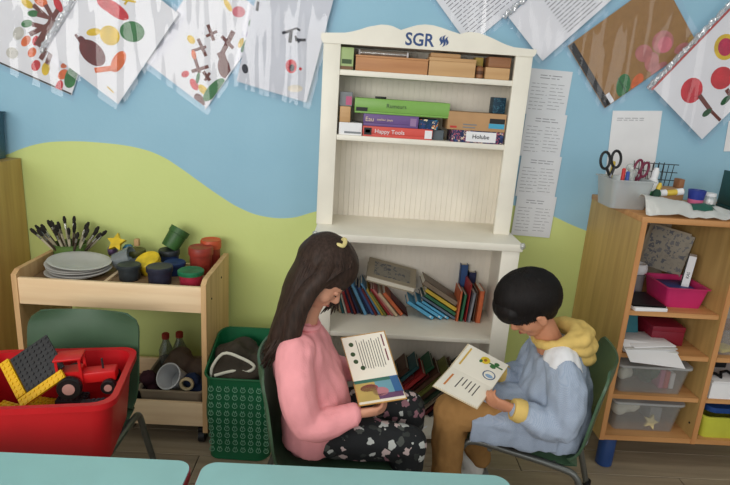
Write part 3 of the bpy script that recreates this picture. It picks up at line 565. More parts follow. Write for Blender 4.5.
for i in range(6): b.ball((.80+random.random()*.06, -.03+random.random()*.05, S1+.025+random.random()*.07), .028+.01*random.random())
t = thing('plastic_bag', 'crumpled clear plastic bag in the back of the top compartment', 'bag', (.83, 0, S1)); organic(b, 'film', plastic_clear('bag_film', (235, 238, 236), .16, .2, .8, 30, .35), t, .006, 3, .006, 40)
# second compartment
M_TEAL = mat('teal_card', (54, 120, 132), .5); M_DRED = mat('dark_red_card', (132, 30, 48), .45)
carton('dark_red_box', .905, 1.03, S2, S2+.075, -.25, -.08, M_DRED, 'dark red box in the second compartment', lid=S2+.055)
carton('dark_red_box', .86, .93, S2, S2+.1, -.06, .04, M_DRED, 'tall dark red box at the back of the second compartment', lid=S2+.08)
slabbox('card_folder', (.815, -.2, S2+.06), (.12, .006, .11), M_TEAL, 'teal folder standing in the second compartment', 'folder', 6, -20)
for i in range(5):
    slabbox('paper_sheet', (.86+.012*math.sin(i*2.1), -.272+.006*(i % 3), S2+.004+.0058*i), (.17+.03*(i % 2), .13, .004), M_PAPER if i % 2 == 0 else mat('grey_sheet', (196, 194, 190), .7), '%s sheet in the paper pile at the front of the second compartment' % ('white' if i % 2 == 0 else 'grey'), 'paper', -6+4*i, group='papers piled in the second compartment')
# paper hanging over the edge
t = thing('printed_sheet', 'printed white sheet overhanging the third compartment', 'paper', (.87, -.35, S2))
T = frame(Vector((.765, -.305, S2+.034)), (1, 0, -.08), (.02, -.93, -.37))
B().box((.1, .045, 0), (.2, .11, .0016), T).build('sheet', M_PAPER, t, 0); B().box((.165, .075, .0012), (.05, .03, .001), T).build('picture', M_GREYP, t, 0); B().box((.09, .085, .0012), (.06, .008, .001), T).build('printed_line', M_GREYB, t, 0)
# third and fourth compartments
lid_box(.775, 1.035, -.325, -.06, S3, S3+.105, 'clear plastic box with lid in the third compartment')
b = B()
for i in range(5): b.ball((.832+.014*math.cos(i*1.3), -.23+.035*math.sin(i*2.1), S3+.042+.006*i), .027)
organic(b, 'cotton_bundle', mat('white_cloth', (232, 226, 210), .9), None, .006, 3, .004, 30, label='white cotton bundle in the upper clear box', cat='cloth')
b = B()
for i in range(5): b.ball((.90+.02*math.cos(i*1.7), -.24+.04*math.sin(i*1.1), S3+.035+.01*i), .028)
organic(b, 'wool_bundle', mat('dark_green_wool', (44, 78, 60), .9), None, .006, 3, .006, 40, label='dark green wool bundle in the upper clear box', cat='wool')
for i in range(3): carton('crayon_pack', .955+.02*i, .972+.02*i, S3+.004, S3+.08-.006*i, -.28, -.19, mat(['pink_print', 'red_print', 'white_card'][i], [(190, 96, 130), (190, 50, 60), (220, 214, 210)][i], .6), ['pink', 'red', 'white'][i]+' crayon pack in the upper clear box')
lid_box(.79, 1.045, -.315, -.05, S4, S4+.115, 'clear plastic box with lid on the cabinet floor')
b = B()
for i in range(7): b.ball((.868+.026*math.cos(i*1.3), -.20+.045*math.sin(i*2.1), S4+.047+.006*i), .030)
organic(b, 'cotton_bundle', mat('white_cloth', (232, 226, 210), .9), None, .006, 3, .004, 30, label='white cotton bundle in the lower clear box', cat='cloth')
b = B().prism([(.03*math.cos(R(36*i))*(1 if i % 2 == 0 else .45), .03*math.sin(R(36*i))*(1 if i % 2 == 0 else .45)) for i in range(10)], .012, frame(Vector((.945, -.29, S4+.034)), (1, 0, 0), (0, .25, .97)))
solo(b, 'foam_star', mat('cream_foam', (226, 206, 150), .8), 'cream foam star in the lower clear box', 'star')
carton('grey_block', .965, 1.01, S4+.004, S4+.07, -.25, -.16, mat('grey_card', (150, 150, 150), .6), 'grey block in the lower clear box', cat='block')
# right bay
lid_box(1.115, 1.36, -.32, -.08, S2, S2+.1, 'clear plastic box in the bay beside the divider', lid=False)
slabbox('paper_scrap', (1.17, -.27, S2+.012), (.07, .05, .012), mat('yellow_paper', (226, 206, 96), .7), 'yellow paper scrap in the clear box of the bay beside the divider', 'paper', 20)
b = B()
for i in range(6): b.ball((1.2+.03*i, -.1+.03*math.sin(i*2), .80+.025*math.cos(i*1.6)), .05)
t = thing('cloth_bag', 'bright orange cloth bag hanging in the bay beside the divider', 'bag', (1.27, -.1, .7)); organic(b, 'bag_body', mat('orange_cloth', (222, 92, 40), .8), t, .008, 4, .006, 25); B().tube([(1.21, -.12, .83), (1.2, -.17, .76), (1.17, -.2, .66)], .006, 8).build('drawstring', M_BLACK, t)
t = thing('paper_ream', 'thick stack of white paper in the bay beside the divider', 'paper', (1.24, -.2, S3)); b = B(); b.box((1.235, -.21, S3+.03), (.23, .24, .06)); b.build('sheets', M_PAPER, t, 0)
for i in range(3): B().box((1.235+.003*(i-1), -.212, S3+.062+.004*i), (.23, .24, .003), Matrix()).build('loose_sheet', M_PAPER, t, 0)
b = B(); b.tube([(1.13+.02*i+.01*math.sin(i*2), -.28+.03*math.cos(i*1.7), S3+.078) for i in range(9)], .0055, 8)
solo(b, 'black_cable', M_BLACK, 'black cable lying on the paper stack', 'cable')
carton('black_adapter', 1.17, 1.24, S3+.0725, S3+.105, -.22, -.15, M_BLACK, 'black adapter box on the paper stack', cat='adapter', bev=.004)
t = thing('storage_bin', 'yellow-green plastic bin with blue lid at the bottom of the bay beside the divider', 'bin', (1.25, -.2, S4))
open_box(B(), 1.118, 1.40, -.34, -.08, S4, S4+.09, r=.02).build('tub', mat('lime_plastic', (204, 206, 72), .4), t)
B().prism(rounded(1.15, -.31, 1.37, -.11, .03), .02, Matrix.Translation((0, 0, S4+.094))).build('lid', mat('lid_blue', (38, 74, 140), .4), t)
# ------------------------------------------------------------------ on top of the cabinet
ZT = .9865
t = thing('desk_tray_box', 'white translucent box holding scissors on the cabinet top', 'box', (.745, -.16, ZT))
M_MILK = plastic_clear('milky_plastic', (228, 232, 232), .14, .2, .3, 18, .45)
open_box(B(), .665, .815, -.235, -.09, ZT, ZT+.10, r=.015).build('tub', M_MILK, t)
def scissors(x, y, z, tilt, m, label, s=1, rz=0):
    t = thing('scissors', label, 'scissors', (x, y, z))
    T = Matrix.Translation((x, y, z)) @ Matrix.Rotation(R(rz), 4, 'Z') @ Matrix.Rotation(R(tilt), 4, 'Y') @ Matrix.Scale(s, 4)
    for k in (-1, 1):
        b = B(); pts = [T @ Vector((k*.021+.017*math.cos(a), k*.003, .10+.030*math.sin(a))) for a in [2*math.pi*i/20 for i in range(20)]]
        b.tube(pts, .005*s, 8, closed=True); b.tube([T @ Vector((k*.016, k*.003, .075)), T @ Vector((k*.004, k*.002, .045))], .0055*s, 8); b.build('handle_loop', m, t)
        B().prism([(-.006*k, -.04), (.005*k, .05), (-.004*k, .05)], .0016, T @ Matrix(((1, 0, 0, 0), (0, 0, -1, k*.002), (0, 1, 0, 0), (0, 0, 0, 1)))).build('blade', mat('steel', (170, 172, 176), .25, metal=.9), t, 0)
    B().lathe([(.004, -.004), (.004, .004)], 10, T @ Matrix.Translation((0, 0, .045)) @ Matrix.Rotation(R(90), 4, 'X')).build('pivot_screw', mat('steel', (170, 172, 176), .25, metal=.9), t)
scissors(.69, -.16, ZT+.065, -8, M_BLACK, 'large black-handled scissors in the white box')
scissors(.785, -.14, ZT+.05, 14, mat('plum_plastic', (120, 36, 66), .4), 'plum-handled scissors standing in the white box', .9, 15)
def pen(x, y, z, dx, dy, l, m, mc, label, name='marker_pen', r=.006, grp=None):
    d = Vector((dx, dy, 1)).normalized(); p = Vector((x, y, z)); t = thing(name, label, 'pen', (x, y, z), grp)
    B().tube([p, p+d*l*.7], r, 10).build('barrel', m, t); B().tube([p+d*l*.7, p+d*l*.97, p+d*l], [r*1.12, r*1.12, r*.7], 10).build('cap', mc, t)
RD, BL = mat('pen_red', (196, 48, 50), .4), mat('pen_blue', (48, 78, 160), .4)
pen(.712, -.2, ZT+.006, .02, .05, .135, RD, RD, 'red marker in the white box'); pen(.728, -.205, ZT+.006, .0, .05, .125, BL, BL, 'blue marker in the white box'); pen(.70, -.12, ZT+.006, .1, .1, .15, mat('pen_yellow', (222, 190, 70), .4), mat('pen_yellow', (222, 190, 70), .4), 'yellow marker behind the black scissors')
b = B()
for i in range(5): b.ball((.752+.01*math.cos(i*2), -.165+.01*math.sin(i*2), ZT+.055+.022*i), .02-.0015*i)
t = thing('plastic_wrap', 'twisted clear plastic wrap standing in the white box', 'wrap', (.752, -.165, ZT+.01)); organic(b, 'film', plastic_clear('bag_film', (235, 238, 236), .16, .2, .8, 30, .35), t, .005, 2, .005, 60)
# glue bottles, cups and rack
def bottle(x, y, z, h, r, m, mc, label, lean=(0, 0)):
    t = thing('glue_bottle', label, 'bottle', (x, y, z)); T = Matrix.Translation((x, y, z)) @ Matrix.Rotation(R(lean[0]), 4, 'Y') @ Matrix.Rotation(R(lean[1]), 4, 'X')
    B().lathe([(r*.9, 0), (r, .004), (r, h*.62), (r*.55, h*.75), (r*.5, h*.78)], 16, T).build('bottle_body', m, t); B().lathe([(r*.6, h*.76), (r*.6, h*.9), (r*.3, h)], 16, T).build('cap', mc, t)
GRN = mat('pen_green', (44, 130, 70), .4)
bottle(.845, -.14, ZT, .145, .02, M_PAPER, M_PAPER, 'tall white glue bottle beside the white box', (6, 0))
bottle(.83, -.2, ZT, .10, .014, mat('dark_green_wool', (44, 78, 60), .9), mat('pen_yellow', (222, 190, 70), .4), 'dark green glue stick with yellow cap beside the white bottle', (12, 0))
t = thing('wire_basket', 'small black wire basket on the cabinet top', 'basket', (.9, -.02, ZT))
b = B()
for k in range(7): b.tube([(.86+.018*k, -.04, ZT+.03), (.852+.02*k, -.05, ZT+.15)], .0016, 6)
for k in range(7): b.tube([(.86+.018*k, .01, ZT+.03), (.852+.02*k, .02, ZT+.15)], .0016, 6)
for k in range(4): b.tube([(.855, -.045, ZT+.06+.03*k), (.99, -.05, ZT+.06+.03*k)], .0016, 6)
for k in range(4): b.tube([(.86-.005*k, -.04-.003*k, ZT+.035+.03*k), (.86-.005*k, .01+.003*k, ZT+.035+.03*k)], .0016, 6)
b.build('wire_mesh', M_BLACK, t); B().box((.915, -.015, ZT+.015), (.12, .06, .03), bev=.002).build('base', mat('brown_card', (120, 90, 66), .6), t)
carton('pencil_box', .865, .985, ZT, ZT+.07, -.13, -.065, mat('kraft_card', (186, 146, 104), .7), 'brown cardboard pencil box on the cabinet top')
carton('wooden_block', .965, .985, ZT+.0705, ZT+.105, -.12, -.08, wl3, 'small brown wooden stick standing on the pencil box', cat='block', bev=.002)
for i, (x, m, mc, lb) in enumerate(((.87, GRN, M_PAPER, 'green marker with white cap lying by the pencil box'), (.93, mat('pen_yellow', (222, 190, 70), .4), M_PAPER, 'yellow marker with white cap lying by the pencil box'))):
    t = thing('marker_pen', lb, 'pen', (x, -.17, ZT+.045))
    B().tube([(x-.045, -.17, ZT+.048+.008*i), (x, -.172, ZT+.056+.008*i)], .011, 12).build('barrel', m, t); B().tube([(x, -.172, ZT+.056+.008*i), (x+.022, -.173, ZT+.06+.008*i)], .0125, 12).build('cap', mc, t)
t = thing('plastic_cup', 'blue and pink striped plastic cup on the cabinet top', 'cup', (.995, -.19, ZT))
B().lathe([(.022, 0), (.026, .045)], 18, Matrix.Translation((.995, -.19, ZT+.001))).build('cup_base', mat('cup_pink', (216, 110, 150), .4), t); B().lathe([(.026, .045), (.030, .078), (.026, .078), (.022, .046)], 18, Matrix.Translation((.995, -.19, ZT+.001))).build('cup_wall', mat('cup_blue', (46, 62, 150), .4), t)
t = thing('plastic_jar', 'clear jar behind the flat plastic bag', 'jar', (1.055, -.17, ZT)); B().lathe([(.024, 0), (.026, .01), (.026, .05), (.022, .058)], 18, Matrix.Translation((1.055, -.17, ZT))).build('jar_body', M_MILK, t); B().lathe([(.023, .058), (.023, .068)], 18, Matrix.Translation((1.055, -.17, ZT))).build('lid', M_PAPER, t)
# flat plastic bag with green mark
t = thing('plastic_bag', 'flat white plastic bag with green mark lying along the front edge', 'bag', (.94, -.27, ZT))
pts = []
for j in range(13):
    rowp = []
    for i in range(25):
        u = i/24; v = j/12; x = .76+.33*u+.03*(v-.5); y = -.342+.15*v
        h = .010+.055*math.sin(math.pi*v)*(1-.75*u)+.010*noise.noise(Vector((x*25, y*25, 1)))
        rowp.append(Vector((x, y-.02*u*0, ZT+max(.003, h))))
    pts.append(rowp)
fm = B().sheet(pts, 25, 13, .002).build('film', plastic_clear('white_bag_film', (236, 236, 232), .14, .22, .5, 30, .72), t); _sm(fm)
def patch(src, name, m, parent, pred, off=.001):
    me = bpy.data.meshes.new(name); bm = bmesh.new(); bm.from_mesh(src.data); o = WL[src.name]
    bm.normal_update()
    nrm = {v.index: v.normal.copy() for v in bm.verts}
    dl = [f for f in bm.faces if not pred(f.calc_center_median()+o, f.normal)]
    for v in bm.verts: v.co += nrm[v.index]*off
    bmesh.ops.delete(bm, geom=dl, context='FACES')
    for v in bm.verts: v.co += o
    bm.to_mesh(me); bm.free(); return _sm(link_mesh(name, me, m, parent, 0))
patch(fm, 'green_mark', mat('bag_green', (24, 92, 74), .5), t, lambda c, n: n.z > .2 and abs((c.x-.975)-.6*(c.y+.27)) < .04 and -.315 < c.y < -.225, .002)
t = thing('tape_dispenser', 'grey tape dispenser in front of the dark green rack', 'tape dispenser', (1.14, -.27, ZT))
B().box((1.15, -.26, ZT+.014), (.11, .06, .028), bev=.008).build('base', M_BLACK, t); B().box((1.15, -.26, ZT+.036), (.10, .05, .016), bev=.006).build('cover_shell', mat('grey_card', (150, 150, 150), .6), t)
B().tube([(1.11, -.26, ZT+.044), (1.105, -.262, ZT+.075), (1.118, -.262, ZT+.08), (1.12, -.26, ZT+.046)], .002, 8).build('wire_loop', mat('steel', (170, 172, 176), .25, metal=.9), t)
t = thing('file_rack', 'dark green file rack behind the tape dispenser', 'rack', (1.2, -.1, ZT))
for k in range(3): B().box((1.19+.04*k, -.08, ZT+.07), (.006, .12, .14), bev=.002).build('rack_panel', mat('dark_teal_plastic', (34, 76, 74), .4), t)
B().box((1.23, -.08, ZT+.004), (.10, .12, .008)).build('rack_base', mat('dark_teal_plastic', (34, 76, 74), .4), t)
# ------------------------------------------------------------------ wardrobe at the left
wd = thing('wardrobe', 'brown wooden wardrobe standing beside the craft trolley', 'wardrobe', (-1.9, -.2, 0))
M_WARD = wood('wardrobe_wood', (198, 166, 100), (182, 148, 86), 'z')
for x in (-1.572, -2.29): B().box((x, -.165, .50), (.02, .48, .98)).build('side_panel', M_WARD, wd, 0)
B().box((-1.931, -.165, .98), (.70, .48, .02)).build('top_board', M_WARD, wd, 0); B().box((-1.931, .07, .5), (.70, .008, .96)).build('back_board', M_WARD, wd, 0)
B().box((-1.931, -.165, .06), (.70, .47, .02)).build('bottom_board', M_WARD, wd, 0)
for x in (-2.108, -1.755): d = B().box((x, -.414, .5), (.348, .018, .93), bev=.002).build('door', M_WARD, wd); B().lathe([(.006, 0), (.006, .015), (.011, .02), (.009, .028)], 12, Matrix(((1, 0, 0, x+(.13 if x < -2 else -.13)), (0, 0, -1, -.423), (0, 1, 0, .6), (0, 0, 0, 1)))).build('knob', mat('steel', (170, 172, 176), .25, metal=.9), d)
t = thing('shadow_standin', 'smoky blue translucent crate for the wall shadow above the wardrobe', 'standin', (-1.8, -.05, .991))  # added box, its dark blue stands in for a soft shadow on the wall
open_box(B(), -1.98, -1.60, -.09, .07, .991, 1.165, r=.02, taper=.005).build('tub', plastic_clear('shadow_blue', (96, 140, 160), .08, .25, .1, 10, .45), t)
# ------------------------------------------------------------------ trolley with paint things
tr = thing('craft_trolley', 'beech wood craft trolley with two trays on casters', 'trolley', (-1.065, -.145, 0))
TX0, TX1, TYF, TYB = -1.40, -.732, -.325, .03
for x, s in ((TX0+.009, 1), (TX1-.009, -1)):
    B().prism([(-.325, .06), (.03, .06), (.03, .652), (.022, .662), (-.30, .662), (-.325, .648)], .018, Matrix(((0, 0, 1, x-.009), (1, 0, 0, 0), (0, 1, 0, 0), (0, 0, 0, 1)))).build('side_panel', M_BEECHZ, tr, 20)
B().box(((TX0+TX1)/2, TYF+.012, .588), (TX1-TX0-.036, .016, .096), bev=.002).build('front_rail', M_BEECH, tr)
B().box(((TX0+TX1)/2, TYB-.01, .575), (TX1-TX0-.036, .016, .07), bev=.002).build('back_rail', M_BEECH, tr)
M_TRAY = wood('tray_board', (150, 120, 88), (132, 104, 76), 'x')
B().box(((TX0+TX1)/2, -.148, .603), (TX1-TX0-.036, .325, .012)).build('tray_board', M_TRAY, tr)
B().box((-1.11, -.17, .613), (.012, .28, .008)).build('tray_batten', M_BEECH, tr)
B().box(((TX0+TX1)/2, TYF+.012, .132), (TX1-TX0-.036, .016, .096), bev=.002).build('front_rail', M_BEECH, tr)
B().box(((TX0+TX1)/2, TYB-.01, .132), (TX1-TX0-.036, .016, .096), bev=.002).build('back_rail', M_BEECH, tr)
B().box(((TX0+TX1)/2, -.148, .10), (TX1-TX0-.036, .325, .012)).build('tray_board', M_TRAY, tr)
for x in (TX0+.03, TX1-.03):
    for y in (TYF+.04, TYB-.04):
        c = B().tube([(x-.011, y, .026), (x+.011, y, .026)], .026, 18).build('caster_wheel', M_BLACK, tr); B().box((x, y, .05), (.03, .02, .02), bev=.002).build('caster_fork', M_BLACK, c)
for z in (.60, .57): B().lathe([(.004, 0), (.004, .002)], 8, Matrix(((0, 0, 1, TX1), (0, 1, 0, -.1 if z == .6 else -.25), (1, 0, 0, z), (0, 0, 0, 1)))).build('screw_cap', M_BLACK, tr)
ZR = .6095
# brushes
t = thing('brush_pot', 'green round pot full of paintbrushes on the trolley', 'pot', (-1.345, -.02, ZR))
B().lathe([(.052, 0), (.058, .004), (.062, .075), (.066, .078), (.060, .08), (.054, .01)], 24, Matrix.Translation((-1.332, -.045, ZR))).build('pot_body', mat('pot_green', (92, 120, 60), .4), t)
M_HAND = mat('brush_handle', (196, 186, 160), .4); M_HAND2 = mat('brush_handle_dark', (74, 60, 50), .4); M_FER = mat('brush_ferrule', (170, 168, 160), .25, metal=.9); M_BRI = mat('brush_bristle', (40, 36, 32), .9)
for i in range(28):
    a = 2*math.pi*i*.618; r = .052*math.sqrt((i+.5)/28); p = Vector((-1.332+r*.5*math.cos(a), -.045+r*.5*math.sin(a), ZR+.012))
    d = Vector((r*2.6*math.cos(a)/.15*.16, r*1.5*math.sin(a)/.15*.16, .14)).normalized(); l = .145+.03*((i*7) % 5)/5
    t = thing('paint_brush', 'thin paintbrush standing bristles up in the green pot', 'paintbrush', tuple(p), 'paintbrushes in the green pot')
    B().tube([p, p+d*l*.5, p+d*l*.68], [.0035, .005, .0042], 6).build('handle', M_HAND if i % 3 else M_HAND2, t)
    B().tube([p+d*l*.68, p+d*l*.82], .005, 6).build('ferrule', M_FER, t)
    B().tube([p+d*l*.82, p+d*l*.93, p+d*l], [.0055, .0075, .004], 6).build('bristles', M_BRI, t)
# plates
M_PLATE = mat('plate_grey', (196, 194, 190), .45, var=.1)
for i in range(5):
    T = Matrix.Translation((-1.243+.006*((i*2) % 3), -.185+.005*(i % 2), ZR+.002+.0095*i)) @ Matrix.Rotation(R([0, 1, 2, 3, 5][i]), 4, 'Y') @ Matrix.Rotation(R(2*(i % 2)), 4, 'X')
    lb = ['plate at the bottom of the grey plate stack', 'second plate from the bottom of the grey stack', 'third plate from the bottom of the grey stack', 'fourth plate from the bottom of the grey stack', 'topmost tilted plate of the grey plate stack'][i]
    solo(B().lathe([(.055, 0), (.062, .002), (.088, .011), (.106, .0145), (.108, .0165), (.104, .0175), (.086, .0145), (.06, .006), (.02, .005)], 36, T), 'plate', M_PLATE, 'pale grey '+lb, 'plate', 'grey plates on the trolley')
def pot(name, x, y, z, r, h, mb, ml, label, lean=(0, 0), lid=True, cat='paint pot'):
    t = thing(name, label, cat, (x, y, z)); T = Matrix.Translation((x, y, z)) @ Matrix.Rotation(R(lean[0]), 4, 'Y') @ Matrix.Rotation(R(lean[1]), 4, 'X')
    B().lathe([(r*.82, 0), (r*.86, .003), (r*.92, h*.72), (r*.92, h*.74)], 22, T).build('pot_body', mb, t)
    if lid: B().lathe([(r, h*.70), (r*1.02, h*.73), (r*1.02, h*.95), (r*.95, h), (r*.8, h*.97), (r*.2, h*.97)], 22, T).build('lid', ml, t)
    else: B().lathe([(r*.93, h*.72), (r, h*.74), (r, h), (r*.93, h), (r*.86, h*.75)], 22, T).build('rim', ml, t)
    return t
PT = {k: mat('pot_'+k, c, .45, var=.25, scale=25) for k, c in {'charcoal': (48, 54, 58), 'navy': (42, 44, 62), 'yellow': (224, 190, 36), 'teal': (34, 118, 78), 'red': (150, 54, 42), 'crimson': (170, 40, 66), 'blue': (40, 62, 110), 'moss': (60, 100, 50), 'clear': (150, 158, 160), 'violet': (108, 84, 120), 'sky': (50, 112, 150), 'olive': (90, 92, 44)}.items()}
pot('paint_pot', -1.045, -.20, ZR, .042, .058, PT['charcoal'], PT['charcoal'], 'charcoal round paint pot beside the plates')
pot('paint_pot', -.925, -.225, ZR, .046, .066, PT['navy'], PT['navy'], 'navy round paint pot at the tray front')
pot('paint_pot', -.985, -.115, ZR, .046, .072, PT['yellow'], PT['yellow'], 'paint pot with bright yellow lid tilted forward', (-14, 24))
pot('paint_pot', -.815, -.215, ZR, .046, .055, PT['crimson'], PT['teal'], 'crimson paint pot under a teal green lid')
pot('paint_pot', -.905, -.115, ZR, .04, .05, PT['blue'], PT['blue'], 'blue paint pot behind the navy one')
pot('paint_pot', -.815, -.08, ZR, .046, .105, PT['red'], PT['red'], 'tall brick red paint pot with lid near the tray end')
pot('paint_pot', -.795, .0 -.005, ZR, .04, .115, PT['red'], mat('pot_orange', (196, 84, 50), .45), 'taller red pot with orange lid behind the brick red one')
pot('paint_bucket', -.955, -.02, ZR+.075, .04, .085, PT['moss'], PT['moss'], 'small green metal bucket tipped over behind the yellow pot', (28, -20), lid=False, cat='bucket')
pot('paint_pot', -.955, -.025, ZR, .04, .07, PT['blue'], PT['charcoal'], 'dark pot supporting the tipped green bucket')
pot('paint_pot', -1.075, -.05, ZR, .035, .07, PT['olive'], PT['olive'], 'olive paint jar behind the charcoal pot')
solo(B().box((-.83, -.15, ZR+.012), (.05, .012, .02), bev=.004), 'sponge_block', PT['yellow'], 'small yellow sponge by the brick red pot', 'sponge')
t = thing('plastic_cup', 'smoky clear cup lying between plates and pots', 'cup', (-1.1, -.11, ZR)); B().lathe([(.03, 0), (.042, .07), (.039, .07), (.028, .004)], 20, Matrix.Translation((-1.13, -.115, ZR+.036)) @ Matrix.Rotation(R(70), 4, 'Y')).build('cup_body', plastic_clear('smoky_cup', (180, 190, 194), .14, .15, .2, 20, .4), t)
def clay(x, y, z, s, m, label, name='modelling_clay', pts=5):
    b = B()
    for i in range(pts): b.ball((x+s*.7*math.cos(i*2.2), y+s*.5*math.sin(i*1.9), z+s*(.6+.55*(i % 3))), s*.62)
    return rebase(organic(b, name, m, None, .006, 2, .004, 45, label=label, cat='clay'))
clay(-1.175, -.01, ZR, .03, PT['violet'], 'violet lump of clay behind the plates'); clay(-1.115, .0, ZR, .034, PT['sky'], 'blue lump of clay beside the violet one')
b = B().prism([(.038*math.cos(R(36*i+10))*(1 if i % 2 == 0 else .5), .038*math.sin(R(36*i+10))*(1 if i % 2 == 0 else .5)) for i in range(10)], .016, frame(Vector((-1.155, -.03, ZR+.085)), (1, 0, .1), (-.05, .5, .85)))
solo(b, 'foam_star', PT['yellow'], 'yellow foam star on the clay lumps', 'star'); solo(B().box((-1.09, .0, ZR+.083), (.02, .02, .03), Matrix(), bev=.004), 'cork_stopper', mat('cork', (196, 160, 112), .9), 'small cork on the blue clay', 'cork')
# lower tray
ZL = .1065
t = thing('cardboard_tray', 'grey cardboard tray in the lower trolley shelf', 'tray', (-.89, -.16, ZL)); open_box(B(), -1.0, -.76, -.29, -.01, ZL, ZL+.10, r=.02).build('tub', mat('grey_cardboard', (150, 136, 116), .8), t)
t = thing('plastic_cup', 'white plastic beaker tipped in the lower tray', 'beaker', (-.88, -.24, ZL+.1)); B().lathe([(.036, 0), (.048, .085), (.051, .087), (.046, .087), (.034, .004)], 26, Matrix.Translation((-.875, -.18, ZL+.085)) @ Matrix.Rotation(R(-25), 4, 'Y') @ Matrix.Rotation(R(48), 4, 'X')).build('beaker_wall', mat('beaker_white', (206, 208, 210), .4), t)
b = B()
for i in range(6): b.ball((-.918+.019*i, -.11+.015*math.sin(i*2), ZL+.11+.03*math.sin(i*1.2)), .045)
rebase(organic(b, 'crumpled_cloth', mat('brown_grey_cloth', (110, 94, 82), .9), None, .007, 3, .008, 30, label='crumpled brown-grey cloth in the lower tray', cat='cloth'))
for x, c, lb in ((-.978, (60, 30, 40), 'dark plum ball of wool in the lower tray'), (-.81, (34, 50, 84), 'navy ball of wool beside the beaker')):
    b = B()
    for i in range(4): b.ball((x+.012*math.cos(i*2), -.21+.012*math.sin(i*2), ZL+.07+.02*(i % 3)), .032)
    rebase(organic(b, 'wool_ball', mat('wool_%d' % c[0], c, .95), None, .006, 2, .004, 60, label=lb, cat='wool'))
b = B(); b.ball((-.77+.0, -.10, ZL+.175), .026); rebase(b.build('foam_ball', mat('foam_red', (170, 60, 48), .8), None, label='red foam ball behind the navy wool in the lower tray', cat='ball'))
t = thing('tape_roll', 'beige tape roll leaning in the lower tray', 'tape', (-.815, -.285, ZL+.08)); b = B(); b.tube([Vector((-.825+.022*math.cos(a), -.262, ZL+.118+.022*math.sin(a))) for a in [2*math.pi*i/18 for i in range(18)]], [(.008, .006)]*18, 8, ref=(0, 1, 0), closed=True); b.build('tape', mat('beige_tape', (206, 188, 150), .6), t)
for x, y in ((-.975, -.04), (-.925, -.02)):
    t = thing('plastic_bottle', 'clear plastic bottle with red cap in the lower trolley', 'bottle', (x, y, ZL), 'bottles in the lower trolley')
    B().lathe([(.026, 0), (.028, .005), (.028, .14), (.013, .18), (.013, .195)], 18, Matrix.Translation((x, y, ZL+.004))).build('bottle_body', plastic_clear('bottle_clear', (200, 206, 204), .12, .15, .2, 20, .2), t)
    B().lathe([(.015, .19), (.015, .21), (.012, .213)], 14, Matrix.Translation((x, y, ZL+.004))).build('cap', mat('foam_red', (170, 60, 48), .8), t)
pot('paint_pot', -1.03, -.25, ZL, .04, .09, M_BLACK, M_BLACK, 'black pot beside the cardboard tray')
# ------------------------------------------------------------------ tables in front
M_TURQ = mat('turquoise_laminate', (150, 198, 196), .35, var=.04, spec=.5); M_RED_EDGE = mat('dark_red_edge', (150, 40, 52), .4)
for x0, x1, lb in ((-1.75, -.566, 'turquoise table with dark red edge in front of the red bin'), (-.545, .152, 'turquoise table with dark red edge in front of the child in pink')):
    y0, y1 = -1.66, -1.066
    t = thing('school_table', lb, 'table', ((x0+x1)/2, -1.36, 0))
    B().prism(rounded(x0, y0, x1, y1, .035, 8), .018, Matrix.Translation((0, 0, .478))).build('edge_band', M_RED_EDGE, t)
    B().prism(rounded(x0+.0025, y0+.0025, x1-.0025, y1-.0025, .033, 8), .0195, Matrix.Translation((0, 0, .481))).build('table_top', M_TURQ, t)
    for x in (x0+.06, x1-.06):
        for y in (y0+.06, y1-.06):
            l = B().tube([(x, y, .012), (x, y, .478)], .014, 14).build('leg', M_TUBE, t); B().lathe([(.016, 0), (.017, .02)], 14, Matrix.Translation((x, y, 0))).build('rubber_foot', M_BLACK, l)
    B().box(((x0+x1)/2, (y0+y1)/2, .466), (x1-x0-.14, y1-y0-.14, .022)).build('apron_frame', M_TUBE, t)
